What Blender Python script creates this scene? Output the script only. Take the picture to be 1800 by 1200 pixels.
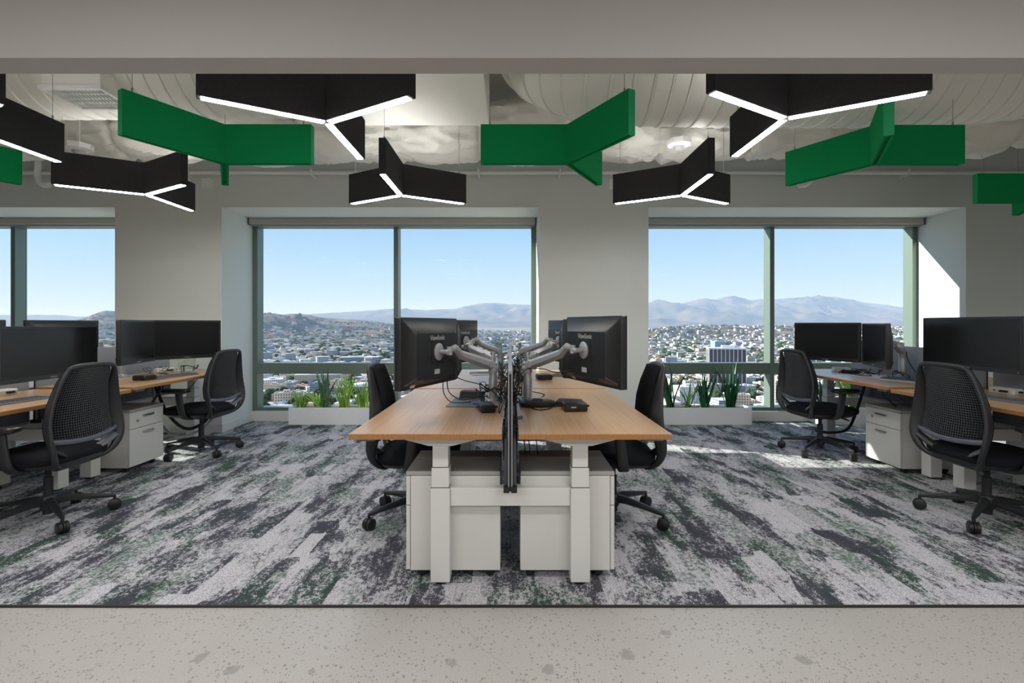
import bpy, math, random
from mathutils import Vector, Matrix, noise
R = math.radians
random.seed(7)
sc = bpy.context.scene
for o in list(bpy.data.objects): bpy.data.objects.remove(o)

# ------------------------------------------------------------------ camera
cd = bpy.data.cameras.new('camera')
cam = bpy.data.objects.new('camera', cd); sc.collection.objects.link(cam)
cam.location = (0, 0, 1.23); cam.rotation_euler = (R(90), 0, 0)
cd.sensor_width = 36; cd.lens = 36 * 860 / 1800
cd.shift_x = 3 / 1800; cd.shift_y = -31 / 1800
cd.clip_start = 0.05; cd.clip_end = 60000
sc.camera = cam

# ------------------------------------------------------------------ view, exposure
sc.view_settings.view_transform = 'Standard'
sc.view_settings.look = 'None'
sc.view_settings.gamma = 1.0
sc.view_settings.use_curve_mapping = False
sc.view_settings.exposure = 0.0
sc.cycles.use_denoising = True
sc.cycles.max_bounces = 8; sc.cycles.diffuse_bounces = 5; sc.cycles.glossy_bounces = 3
sc.cycles.transparent_max_bounces = 12; sc.cycles.volume_bounces = 0
sc.cycles.sample_clamp_indirect = 6.0
sc.cycles.caustics_reflective = False; sc.cycles.caustics_refractive = False

# ------------------------------------------------------------------ world sky
w = bpy.data.worlds.new('sky'); sc.world = w; w.use_nodes = True
nt = w.node_tree; nt.nodes.clear()
wo = nt.nodes.new('ShaderNodeOutputWorld'); bg = nt.nodes.new('ShaderNodeBackground')
tc = nt.nodes.new('ShaderNodeTexCoord'); sx = nt.nodes.new('ShaderNodeSeparateXYZ')
cr = nt.nodes.new('ShaderNodeValToRGB')
nt.links.new(tc.outputs['Generated'], sx.inputs[0]); nt.links.new(sx.outputs['Z'], cr.inputs[0])
nt.links.new(cr.outputs[0], bg.inputs[0]); nt.links.new(bg.outputs[0], wo.inputs[0])
e = cr.color_ramp.elements
e[0].position = 0.0; e[0].color = (0.53, 0.65, 0.77, 1)
e[1].position = 0.9; e[1].color = (0.10, 0.22, 0.60, 1)
for p, c in ((0.04, (0.54, 0.68, 0.79)), (0.11, (0.44, 0.63, 0.83)), (0.20, (0.31, 0.52, 0.83))):
    q = e.new(p); q.color = (*c, 1)
bg.inputs[1].default_value = 1.25

# ------------------------------------------------------------------ sun (afternoon, from beyond the left end of the window wall)
sd = bpy.data.lights.new('sun', 'SUN'); sd.energy = 12.5; sd.angle = R(0.53); sd.color = (1.0, 0.94, 0.86)
sun = bpy.data.objects.new('sun', sd); sc.collection.objects.link(sun)
sun.rotation_euler = Vector((2.5, -1.0, -1.13)).to_track_quat('-Z', 'Y').to_euler()

# ------------------------------------------------------------------ corridor ceiling lights (behind and above the camera)
def area(name, loc, size, power, col=(1, 0.975, 0.95), rot=(0, 0, 0)):
    a = bpy.data.lights.new(name, 'AREA'); a.shape = 'RECTANGLE'; a.size = size[0]; a.size_y = size[1]
    a.energy = power; a.color = col
    o = bpy.data.objects.new(name, a); sc.collection.objects.link(o); o.location = loc; o.rotation_euler = rot
    return o
for x in (-4.2, -1.4, 1.4, 4.2):
    area('corridor_ceiling_lamp', (x, 0.55, 2.72), (1.2, 0.3), 24)
    area('corridor_ceiling_lamp', (x, -2.2, 2.72), (1.2, 0.3), 50)

# ================================================================== materials
MATS = {}
def mat(name, col=(0.5, 0.5, 0.5), rough=0.5, metal=0.0, spec=0.5, emit=None, bump=None, var=None):
    """var=(scale, amount) colour noise; bump=(scale, strength)"""
    m = bpy.data.materials.new(name); m.use_nodes = True
    n = m.node_tree; b = n.nodes['Principled BSDF']
    b.inputs['Base Color'].default_value = (*col, 1); b.inputs['Roughness'].default_value = rough
    b.inputs['Metallic'].default_value = metal; b.inputs['Specular IOR Level'].default_value = spec
    if emit:
        b.inputs['Emission Color'].default_value = (*emit[0], 1); b.inputs['Emission Strength'].default_value = emit[1]
    if var or bump:
        t = n.nodes.new('ShaderNodeTexCoord')
    if var:
        nz = n.nodes.new('ShaderNodeTexNoise'); nz.inputs['Scale'].default_value = var[0]; nz.inputs['Detail'].default_value = 4
        n.links.new(t.outputs['Object'], nz.inputs['Vector'])
        mx = n.nodes.new('ShaderNodeMix'); mx.data_type = 'RGBA'
        a = var[1]
        mx.inputs[6].default_value = (*[c * (1 - a) for c in col], 1); mx.inputs[7].default_value = (*[min(1, c * (1 + a)) for c in col], 1)
        n.links.new(nz.outputs[0], mx.inputs[0]); n.links.new(mx.outputs[2], b.inputs['Base Color'])
    if bump:
        nb = n.nodes.new('ShaderNodeTexNoise'); nb.inputs['Scale'].default_value = bump[0]; nb.inputs['Detail'].default_value = 5
        n.links.new(t.outputs['Object'], nb.inputs['Vector'])
        bp = n.nodes.new('ShaderNodeBump'); bp.inputs['Strength'].default_value = bump[1]; bp.inputs['Distance'].default_value = 0.01
        n.links.new(nb.outputs[0], bp.inputs['Height']); n.links.new(bp.outputs[0], b.inputs['Normal'])
    MATS[name] = m
    return m
M = MATS
mat('wall_paint', (0.66, 0.69, 0.665), 0.7, var=(3, 0.02), bump=(120, 0.05))
mat('header_paint', (0.46, 0.44, 0.425), 0.7, var=(2, 0.02))
mat('soffit_white', (0.72, 0.71, 0.67), 0.7, var=(2, 0.02))
mat('trim_white', (0.70, 0.71, 0.69), 0.5, var=(5, 0.02))
mat('ceiling_paint', (0.62, 0.61, 0.57), 0.8, var=(2, 0.06), bump=(20, 0.2))
mat('duct_paint', (0.84, 0.83, 0.78), 0.5, var=(2, 0.04))
mat('wrap_paint', (0.82, 0.80, 0.745), 0.5, var=(5, 0.10), bump=(9, 1.0))
mat('pipe_paint', (0.75, 0.76, 0.74), 0.45, var=(4, 0.03))
mat('device_white', (0.80, 0.80, 0.78), 0.4, var=(20, 0.02))
mat('frame_green', (0.15, 0.20, 0.175), 0.35, metal=0.25, var=(3, 0.05))
mat('blind_fabric', (0.42, 0.42, 0.38), 0.6, var=(60, 0.04))
mat('desk_white', (0.66, 0.665, 0.65), 0.38, var=(3, 0.02))
mat('ped_white', (0.62, 0.62, 0.60), 0.42, var=(3, 0.02))
mat('ped_top', (0.34, 0.345, 0.345), 0.45, var=(3, 0.03))
mat('black_felt', (0.046, 0.046, 0.049), 0.95, spec=0.1, var=(260, 0.75), bump=(220, 0.3))
mat('green_felt', (0.008, 0.30, 0.095), 0.95, spec=0.1, var=(240, 0.25), bump=(220, 0.3))
mat('green_felt_edge', (0.04, 0.40, 0.17), 0.9, spec=0.1, var=(240, 0.15))
mat('led', (1, 1, 1), 0.5, emit=((1.0, 0.985, 0.962), 54.0))
mat('black_plastic', (0.013, 0.0135, 0.015), 0.38, var=(30, 0.1))
mat('matte_black', (0.012, 0.012, 0.013), 0.7, var=(60, 0.15))
mat('screen_glass', (0.012, 0.013, 0.014), 0.22, spec=0.35, var=(1, 0.05))
mat('chair_frame', (0.019, 0.020, 0.023), 0.42, var=(12, 0.08))
mat('chair_sheen_grey', (0.10, 0.11, 0.135), 0.4, var=(12, 0.06))  # grey-blue reflection on the lumbar bar, painted into the colour
mat('chair_web', (0.060, 0.065, 0.072), 0.45, var=(20, 0.1))
mat('chair_fabric', (0.010, 0.011, 0.015), 0.9, spec=0.15, var=(300, 0.5), bump=(400, 0.2))
mat('arm_grey', (0.40, 0.41, 0.42), 0.35, metal=0.35, var=(8, 0.03))
mat('chrome', (0.55, 0.56, 0.58), 0.18, metal=0.9, var=(10, 0.03))
mat('screen_fabric', (0.33, 0.35, 0.39), 0.9, spec=0.1, var=(300, 0.12), bump=(350, 0.2))
mat('rail_dark', (0.055, 0.062, 0.078), 0.4, metal=0.3, var=(10, 0.06))
mat('rail_light', (0.36, 0.36, 0.36), 0.4, metal=0.4, var=(10, 0.04))
mat('logo_grey', (0.42, 0.42, 0.43), 0.4, var=(10, 0.03))
mat('sticker', (0.45, 0.45, 0.44), 0.5, var=(90, 0.15))
mat('blue_plug', (0.03, 0.08, 0.45), 0.4, var=(10, 0.05))
mat('key_grey', (0.10, 0.11, 0.12), 0.5, var=(30, 0.1))
mat('pad_slate', (0.15, 0.17, 0.21), 0.6, var=(30, 0.08))
mat('paper', (0.78, 0.80, 0.83), 0.7, var=(8, 0.03))
mat('planter_white', (0.80, 0.83, 0.86), 0.5, var=(5, 0.02))
mat('soil', (0.06, 0.045, 0.03), 0.95, var=(60, 0.4), bump=(60, 0.8))
mat('leaf_dark', (0.02, 0.12, 0.05), 0.4, var=(30, 0.5))
mat('leaf_light', (0.17, 0.42, 0.05), 0.4, var=(25, 0.4))
mat('leaf_edge', (0.70, 0.80, 0.18), 0.4, var=(20, 0.1))
mat('leaf_pale', (0.10, 0.19, 0.11), 0.4, var=(30, 0.4))
mat('carpet_edge', (0.02, 0.02, 0.02), 0.6, var=(30, 0.1))
mat('grille_dark', (0.03, 0.03, 0.03), 0.8, var=(20, 0.1))
mat('hose_grey', (0.35, 0.35, 0.36), 0.5, var=(20, 0.1))
mat('acrylic_green', (0.50, 0.60, 0.50), 0.3, var=(14, 0.35))

mat('added_glow', (1, 1, 1), 0.5, emit=((1.0, 0.98, 0.945), 36.0))  # glow of the strips added to brighten the ceiling
def glass_mat():
    m = bpy.data.materials.new('window_glass'); m.use_nodes = True; n = m.node_tree; n.nodes.clear()
    o = n.nodes.new('ShaderNodeOutputMaterial'); t = n.nodes.new('ShaderNodeBsdfTransparent'); g = n.nodes.new('ShaderNodeBsdfGlossy')
    t.inputs[0].default_value = (0.93, 0.96, 0.95, 1); g.inputs['Roughness'].default_value = 0.0
    x = n.nodes.new('ShaderNodeMixShader'); x.inputs[0].default_value = 0.0015
    n.links.new(t.outputs[0], x.inputs[1]); n.links.new(g.outputs[0], x.inputs[2]); n.links.new(x.outputs[0], o.inputs[0])
    M['glass'] = m
glass_mat()

class NG:
    """tiny node helper"""
    def __init__(s, name):
        s.m = bpy.data.materials.new(name); s.m.use_nodes = True; s.t = s.m.node_tree; s.b = s.t.nodes['Principled BSDF']
        s.tc = s.t.nodes.new('ShaderNodeTexCoord')
    def n(s, k, **kw):
        x = s.t.nodes.new(k)
        for a, b in kw.items(): setattr(x, a, b)
        return x
    def l(s, a, b): s.t.links.new(a, b)
    def mapped(s, scale, out='Object', loc=(0, 0, 0)):
        x = s.n('ShaderNodeMapping'); x.inputs['Scale'].default_value = scale; x.inputs['Location'].default_value = loc
        s.l(s.tc.outputs[out], x.inputs[0]); return x.outputs[0]
    def noise(s, vec, scale=1.0, detail=3.0, rough=0.5):
        x = s.n('ShaderNodeTexNoise'); x.inputs['Scale'].default_value = scale; x.inputs['Detail'].default_value = detail
        x.inputs['Roughness'].default_value = rough; s.l(vec, x.inputs['Vector']); return x.outputs[0]
    def math(s, op, a, b=None, c=None):
        x = s.n('ShaderNodeMath', operation=op)
        for i, v in enumerate((a, b, c)):
            if v is None: continue
            if isinstance(v, (int, float)): x.inputs[i].default_value = v
            else: s.l(v, x.inputs[i])
        return x.outputs[0]
    def step(s, v, lo, hi):
        x = s.n('ShaderNodeMapRange'); x.inputs[1].default_value = lo; x.inputs[2].default_value = hi; s.l(v, x.inputs[0]); return x.outputs[0]
    def mix(s, f, a, b):
        x = s.n('ShaderNodeMix', data_type='RGBA')
        s.l(f, x.inputs[0]) if not isinstance(f, (int, float)) else setattr(x.inputs[0], 'default_value', f)
        for i, v in ((6, a), (7, b)):
            if isinstance(v, tuple): x.inputs[i].default_value = (*v, 1)
            else: s.l(v, x.inputs[i])
        return x.outputs[2]

def carpet_mat():
    g = NG('carpet'); g.b.inputs['Roughness'].default_value = 0.95; g.b.inputs['Specular IOR Level'].default_value = 0.1
    speck = g.noise(g.mapped((1, 1, 1)), 150, 2, 0.75)
    speck2 = g.noise(g.mapped((1, 0.8, 1), loc=(5, 3, 1)), 62, 4, 0.75)
    big = g.noise(g.mapped((5.0, 2.0, 1)), 1.0, 6, 0.68)
    big2 = g.noise(g.mapped((4.0, 1.8, 1), loc=(9, 4, 2)), 1.0, 6, 0.66)
    streak = g.noise(g.mapped((22, 4.5, 1), loc=(2, 7, 0)), 1.0, 4, 0.65)
    vb = g.n('ShaderNodeTexVoronoi', distance='CHEBYCHEV'); vb.inputs['Scale'].default_value = 1.0; vb.inputs['Randomness'].default_value = 1.0
    g.l(g.mapped((8.0, 2.6, 1)), vb.inputs['Vector'])
    sep = g.n('ShaderNodeSeparateColor'); g.l(vb.outputs['Color'], sep.inputs[0])
    # value driving dark patches
    sp = g.math('MULTIPLY', g.math('SUBTRACT', speck, 0.5), 0.62)
    sp2 = g.math('MULTIPLY', g.math('SUBTRACT', speck2, 0.5), 0.62)
    spk = g.math('ADD', sp, sp2)
    blk = g.math('MULTIPLY', g.math('SUBTRACT', sep.outputs[0], 0.5), 0.22)
    st = g.math('MULTIPLY', g.math('SUBTRACT', streak, 0.5), 0.38)
    v = g.math('ADD', g.math('ADD', g.math('ADD', big, blk), st), spk)
    dark = g.step(v, 0.532, 0.554)
    blk2 = g.math('MULTIPLY', g.math('SUBTRACT', sep.outputs[1], 0.5), 0.26)
    v2 = g.math('ADD', g.math('ADD', big2, blk2), g.math('MULTIPLY', spk, 0.8))
    green = g.step(v2, 0.555, 0.60)
    v3 = g.math('ADD', g.math('ADD', g.math('MULTIPLY', sep.outputs[2], 0.5), g.math('MULTIPLY', big2, 0.5)), g.math('MULTIPLY', spk, 0.5))
    mid = g.step(v3, 0.60, 0.66)
    light = g.mix(g.step(speck, 0.38, 0.60), (0.30, 0.30, 0.33), (0.72, 0.71, 0.745))
    c = g.mix(g.math('MULTIPLY', mid, g.math('MULTIPLY', g.step(speck2, 0.40, 0.58), 0.6)), light, (0.17, 0.18, 0.20))
    dk = g.mix(g.step(speck2, 0.3, 0.7), (0.014, 0.016, 0.026), (0.060, 0.064, 0.085))
    c = g.mix(g.math('MULTIPLY', green, g.math('ADD', 0.25, g.math('MULTIPLY', g.step(speck2, 0.42, 0.56), 0.6))), c, (0.085, 0.145, 0.105))
    dk = g.mix(g.math('MULTIPLY', green, 0.75), dk, (0.026, 0.072, 0.040))
    c = g.mix(g.math('MULTIPLY', dark, 0.95), c, dk)
    # fine lines along the pile planks
    ln = g.n('ShaderNodeTexBrick'); ln.offset = 0.37; ln.inputs['Scale'].default_value = 1.0; ln.inputs['Mortar Size'].default_value = 0.002
    ln.inputs['Brick Width'].default_value = 1.0; ln.inputs['Row Height'].default_value = 0.25; ln.inputs['Color1'].default_value = (0, 0, 0, 1); ln.inputs['Color2'].default_value = (0, 0, 0, 1); ln.inputs['Mortar'].default_value = (1, 1, 1, 1)
    rot = g.n('ShaderNodeMapping'); rot.inputs['Rotation'].default_value = (0, 0, R(90)); g.l(g.tc.outputs['Object'], rot.inputs[0]); g.l(rot.outputs[0], ln.inputs['Vector'])
    c = g.mix(g.math('MULTIPLY', ln.outputs['Color'], 0.35), c, (0.06, 0.06, 0.07))
    g.l(c, g.b.inputs['Base Color'])
    bp = g.n('ShaderNodeBump'); bp.inputs['Strength'].default_value = 0.5; bp.inputs['Distance'].default_value = 0.006
    g.l(speck, bp.inputs['Height']); g.l(bp.outputs[0], g.b.inputs['Normal'])
    M['carpet'] = g.m
carpet_mat()

def concrete_mat():
    g = NG('polished_concrete'); g.b.inputs['Roughness'].default_value = 0.42; g.b.inputs['Specular IOR Level'].default_value = 0.4
    a = g.noise(g.mapped((1, 1, 1)), 1.6, 5, 0.6); f = g.noise(g.mapped((1, 1, 1)), 160, 3, 0.6)
    c = g.mix(a, (0.36, 0.347, 0.325), (0.485, 0.47, 0.445))
    c = g.mix(g.math('MULTIPLY', g.step(f, 0.42, 0.62), 0.28), c, (0.60, 0.575, 0.545))
    for sc_, th, rng, am, col in ((75, 0.26, 0.02, 0.65, (0.13, 0.12, 0.11)), (34, 0.22, 0.02, 0.5, (0.17, 0.16, 0.15)), (6.5, 0.16, 0.02, 0.5, (0.20, 0.19, 0.18))):
        vo = g.n('ShaderNodeTexVoronoi'); vo.inputs['Scale'].default_value = sc_
        wv = g.n('ShaderNodeMix', data_type='RGBA'); wv.inputs[0].default_value = 0.035 if sc_ < 10 else 0.008
        nz = g.n('ShaderNodeTexNoise'); nz.inputs['Scale'].default_value = 22 if sc_ < 10 else 90; g.l(g.tc.outputs['Object'], nz.inputs['Vector'])
        g.l(g.tc.outputs['Object'], wv.inputs[6]); g.l(nz.outputs['Color'], wv.inputs[7]); g.l(wv.outputs[2], vo.inputs['Vector'])
        sp = g.n('ShaderNodeSeparateColor'); g.l(vo.outputs['Color'], sp.inputs[0])
        gate = g.step(g.math('ADD', g.math('MULTIPLY', sp.outputs[0], 0.5), g.math('MULTIPLY', a, 0.7)), 0.62 if sc_ > 10 else 0.70, 0.66 if sc_ > 10 else 0.72)
        spot = g.math('SUBTRACT', 1.0, g.step(vo.outputs['Distance'], th - rng, th + rng))
        c = g.mix(g.math('MULTIPLY', g.math('MULTIPLY', spot, gate), am), c, col)
    # hairline crack
    wv = g.n('ShaderNodeTexVoronoi', feature='DISTANCE_TO_EDGE'); wv.inputs['Scale'].default_value = 0.55
    mm = g.n('ShaderNodeMix', data_type='RGBA'); mm.inputs[0].default_value = 0.12
    nn = g.n('ShaderNodeTexNoise'); nn.inputs['Scale'].default_value = 5; nn.inputs['Detail'].default_value = 6
    g.l(g.tc.outputs['Object'], nn.inputs['Vector']); g.l(g.tc.outputs['Object'], mm.inputs[6]); g.l(nn.outputs['Color'], mm.inputs[7]); g.l(mm.outputs[2], wv.inputs['Vector'])
    c = g.mix(g.math('MULTIPLY', g.math('SUBTRACT', 1.0, g.step(wv.outputs['Distance'], 0.0, 0.0022)), 0.35), c, (0.25, 0.24, 0.22))
    g.l(c, g.b.inputs['Base Color']); M['concrete'] = g.m
concrete_mat()

def wood_mat(name, a, b, rough):
    g = NG(name); g.b.inputs['Roughness'].default_value = rough; g.b.inputs['Specular IOR Level'].default_value = 0.45
    n1 = g.noise(g.mapped((130, 1.3, 40)), 1.0, 4, 0.65); n2 = g.noise(g.mapped((14, 0.5, 8)), 1.0, 3, 0.5)
    c = g.mix(g.step(n1, 0.3, 0.7), a, b)
    c = g.mix(g.math('MULTIPLY', n2, 0.45), c, tuple(x * 0.78 for x in a))
    g.l(c, g.b.inputs['Base Color']); M[name] = g.m
wood_mat('oak_top', (0.46, 0.27, 0.135), (0.66, 0.435, 0.25), 0.30)
wood_mat('oak_edge', (0.33, 0.145, 0.045), (0.46, 0.22, 0.075), 0.45)

def facade_mat(name, wall, glass, wx, wz, roofc, frac=0.5):
    """window grid by object coordinates, roof by the normal's slope"""
    g = NG(name); g.b.inputs['Roughness'].default_value = 0.8
    s = g.n('ShaderNodeSeparateXYZ'); g.l(g.tc.outputs['Object'], s.inputs[0])
    u = g.math('ADD', s.outputs[0], s.outputs[1])
    fu = g.math('FRACT', g.math('DIVIDE', u, wx)); fz = g.math('FRACT', g.math('DIVIDE', s.outputs[2], wz))
    win = g.math('MULTIPLY', g.math('LESS_THAN', fu, frac), g.math('LESS_THAN', g.math('ABSOLUTE', g.math('SUBTRACT', fz, 0.5)), 0.28))
    geo = g.n('ShaderNodeNewGeometry'); sn = g.n('ShaderNodeSeparateXYZ'); g.l(geo.outputs['Normal'], sn.inputs[0])
    up = g.math('GREATER_THAN', sn.outputs[2], 0.3)
    c = g.mix(win, wall, glass); c = g.mix(up, c, roofc); g.l(c, g.b.inputs['Base Color']); M[name] = g.m
facade_mat('facade_white', (0.88, 0.82, 0.74), (0.16, 0.18, 0.22), 3.4, 3.4, (0.74, 0.72, 0.70))
facade_mat('facade_cream', (0.80, 0.64, 0.46), (0.16, 0.15, 0.16), 3.0, 3.2, (0.66, 0.60, 0.54))
facade_mat('facade_grey', (0.42, 0.44, 0.47), (0.10, 0.12, 0.16), 3.0, 3.4, (0.60, 0.60, 0.60), 0.65)
facade_mat('facade_pink', (0.70, 0.50, 0.42), (0.17, 0.15, 0.16), 3.2, 3.3, (0.60, 0.42, 0.34))
facade_mat('facade_blue', (0.36, 0.46, 0.52), (0.14, 0.20, 0.26), 2.6, 3.4, (0.62, 0.64, 0.66), 0.7)
facade_mat('house_white', (0.90, 0.83, 0.74), (0.25, 0.25, 0.28), 4.0, 3.0, (0.80, 0.77, 0.73), 0.4)
facade_mat('house_tile', (0.80, 0.72, 0.62), (0.25, 0.22, 0.20), 4.0, 3.0, (0.50, 0.27, 0.18), 0.4)
mat('tower_dark', (0.10, 0.075, 0.085), 0.5, var=(0.3, 0.15))
mat('tower_white', (0.85, 0.83, 0.80), 0.6, var=(0.2, 0.04))
mat('dome_blue', (0.10, 0.13, 0.22), 0.45, var=(0.1, 0.1))
mat('tree_green', (0.045, 0.075, 0.025), 0.9, spec=0.1, var=(0.5, 0.4))
mat('tree_olive', (0.10, 0.12, 0.035), 0.9, spec=0.1, var=(0.5, 0.4))

def land_mat():
    g = NG('city_ground'); g.b.inputs['Roughness'].default_value = 0.95; g.b.inputs['Specular IOR Level'].default_value = 0.05
    a = g.noise(g.mapped((1, 1, 1)), 0.004, 6, 0.65); b = g.noise(g.mapped((1, 1, 1), loc=(300, 70, 0)), 0.03, 5, 0.7)
    c = g.mix(g.step(b, 0.42, 0.58), (0.45, 0.39, 0.33), (0.09, 0.11, 0.055)); c = g.mix(g.step(a, 0.45, 0.62), c, (0.08, 0.10, 0.05))
    vo = g.n('ShaderNodeTexVoronoi'); vo.inputs['Scale'].default_value = 0.028; g.l(g.tc.outputs['Object'], vo.inputs['Vector'])
    s = g.n('ShaderNodeSeparateColor'); g.l(vo.outputs['Color'], s.inputs[0])
    spot = g.math('MULTIPLY', g.math('LESS_THAN', vo.outputs['Distance'], 0.36), g.math('GREATER_THAN', s.outputs[0], 0.35))
    c = g.mix(spot, c, g.mix(s.outputs[1], (0.85, 0.80, 0.74), (0.62, 0.45, 0.36)))
    g.l(c, g.b.inputs['Base Color']); M['city_ground'] = g.m
    g = NG('mountain_scrub'); g.b.inputs['Roughness'].default_value = 1.0; g.b.inputs['Specular IOR Level'].default_value = 0.0
    a = g.noise(g.mapped((1, 1, 1)), 0.0012, 8, 0.7)
    c = g.mix(g.step(a, 0.4, 0.62), (0.05, 0.06, 0.045), (0.20, 0.155, 0.13))
    g.l(c, g.b.inputs['Base Color']); M['mountain'] = g.m
    g = NG('hill_scrub'); g.b.inputs['Roughness'].default_value = 1.0; g.b.inputs['Specular IOR Level'].default_value = 0.0
    a = g.noise(g.mapped((1, 1, 1)), 0.003, 8, 0.7)
    c = g.mix(g.step(a, 0.42, 0.6), (0.05, 0.065, 0.035), (0.27, 0.19, 0.12))
    g.l(c, g.b.inputs['Base Color']); M['hill'] = g.m
land_mat()

# ================================================================== mesh building
class MB:
    def __init__(s): s.v = []; s.f = []; s.mi = []; s.m = 0
    def add(s, vs, fs):
        b = len(s.v); s.v += [tuple(v) for v in vs]; s.f += [tuple(i + b for i in f) for f in fs]; s.mi += [s.m] * len(fs)
    def box(s, x0, x1, y0, y1, z0, z1):
        s.add([(x0, y0, z0), (x1, y0, z0), (x1, y1, z0), (x0, y1, z0), (x0, y0, z1), (x1, y0, z1), (x1, y1, z1), (x0, y1, z1)],
              [(0, 3, 2, 1), (4, 5, 6, 7), (0, 1, 5, 4), (1, 2, 6, 5), (2, 3, 7, 6), (3, 0, 4, 7)])
    def obox(s, c, size, mtx):
        hx, hy, hz = [k / 2 for k in size]
        vs = [Vector(c) + mtx @ Vector((a * hx, b * hy, d * hz)) for d in (-1, 1) for a, b in ((-1, -1), (1, -1), (1, 1), (-1, 1))]
        s.add(vs, [(0, 3, 2, 1), (4, 5, 6, 7), (0, 1, 5, 4), (1, 2, 6, 5), (2, 3, 7, 6), (3, 0, 4, 7)])
    def loft(s, rings, cap=True, closed=False):
        n = len(rings[0]); vs = [p for r in rings for p in r]; fs = []
        k = len(rings)
        for i in range(k if closed else k - 1):
            for j in range(n):
                a = i * n + j; b = i * n + (j + 1) % n; c = ((i + 1) % k) * n + (j + 1) % n; d = ((i + 1) % k) * n + j
                fs.append((a, b, c, d))
        if cap and not closed:
            fs.append(tuple(reversed(range(n)))); fs.append(tuple(range((k - 1) * n, k * n)))
        s.add(vs, fs)
    def frames(s, pts, up=None, closed=False):
        P = [Vector(p) for p in pts]; n = len(P); T = []
        for i in range(n):
            if closed: t = P[(i + 1) % n] - P[i - 1]
            else: t = P[min(i + 1, n - 1)] - P[max(i - 1, 0)]
            T.append(t.normalized())
        out = []; ref = Vector(up) if up else (Vector((0, 0, 1)) if abs(T[0].z) < 0.9 else Vector((1, 0, 0)))
        side = T[0].cross(ref).normalized()
        for i in range(n):
            if up: side = T[i].cross(Vector(up)).normalized()
            else: side = (side - T[i] * side.dot(T[i])).normalized()
            out.append((P[i], T[i], side, side.cross(T[i]).normalized()))
        return out
    def tube(s, pts, r, seg=10, closed=False, cap=True):
        fr = s.frames(pts, closed=closed); rs = r if isinstance(r, (list, tuple)) else [r] * len(fr)
        rings = [[p + (a * math.cos(2 * math.pi * j / seg) + b * math.sin(2 * math.pi * j / seg)) * q for j in range(seg)] for (p, t, a, b), q in zip(fr, rs)]
        s.loft(rings, cap, closed)
    def ribbon(s, pts, wh, up=None, closed=False, rnd=0.35, upf=None):
        """rounded rectangle swept: wh list of (side, up) full sizes"""
        fr = s.frames(pts, up=up, closed=closed); rings = []
        for i, (p, t, a, b) in enumerate(fr):
            if upf is not None:
                b0 = Vector(upf[i]); a = t.cross(b0).normalized(); b = a.cross(t).normalized()
            w_, h_ = wh[i] if isinstance(wh, list) else wh
            c = min(w_, h_) * rnd; W = w_ / 2; H = h_ / 2
            q = [(W, -H + c), (W, H - c), (W - c, H), (-W + c, H), (-W, H - c), (-W, -H + c), (-W + c, -H), (W - c, -H)]
            rings.append([p + a * x + b * y for x, y in q])
        s.loft(rings, True, closed)
    def lathe(s, prof, seg=20, c=(0, 0, 0), axis='Z'):
        rings = []
        for r, h in prof:
            ring = []
            for j in range(seg):
                t = 2 * math.pi * j / seg; x, y = r * math.cos(t), r * math.sin(t)
                v = {'Z': (x, y, h), 'X': (h, x, y), 'Y': (y, h, x)}[axis]
                ring.append(Vector(v) + Vector(c))
            rings.append(ring)
        s.loft(rings)
    def rstack(s, layers, seg=5, mtx=None):
        """layers (z, w, d, r, cx, cy): loft of rounded rectangles"""
        rings = []
        for L in layers:
            z, w_, d, r = L[:4]; cx, cy = (L[4], L[5]) if len(L) > 4 else (0, 0)
            ring = []; r = min(r, w_ / 2 - 1e-5, d / 2 - 1e-5)
            for qx, qy, a0 in ((1, 1, 0), (-1, 1, 90), (-1, -1, 180), (1, -1, 270)):
                for k in range(seg):
                    a = R(a0 + 90 * k / (seg - 1))
                    ring.append(Vector((cx + qx * (w_ / 2 - r) + r * math.cos(a), cy + qy * (d / 2 - r) + r * math.sin(a), z)))
            rings.append([mtx @ p for p in ring] if mtx else ring)
        s.loft(rings)
    def grid(s, fn, nu, nv):
        vs = [fn(i / nu, j / nv) for j in range(nv + 1) for i in range(nu + 1)]
        s.add(vs, [(j * (nu + 1) + i, j * (nu + 1) + i + 1, (j + 1) * (nu + 1) + i + 1, (j + 1) * (nu + 1) + i) for j in range(nv) for i in range(nu)])
    def prism(s, poly, y0, y1):
        """poly in x,z extruded along y"""
        n = len(poly)
        s.add([(x, y0, z) for x, z in poly] + [(x, y1, z) for x, z in poly],
              [tuple(range(n)), tuple(reversed(range(n, 2 * n)))] + [(j, j + n, (j + 1) % n + n, (j + 1) % n) for j in range(n)])
    def mesh(s, name, mats, smooth=None, fix=True):
        me = bpy.data.meshes.new(name); me.from_pydata(s.v, [], s.f)
        for x in (mats if isinstance(mats, list) else [mats]): me.materials.append(x)
        if len(set(s.mi)) > 1: me.polygons.foreach_set('material_index', s.mi)
        if fix:
            import bmesh
            b = bmesh.new(); b.from_mesh(me); bmesh.ops.recalc_face_normals(b, faces=b.faces); b.to_mesh(me); b.free()
        if smooth:
            me.shade_smooth(); me.set_sharp_from_angle(angle=R(smooth))
        me.update(); return me

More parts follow.
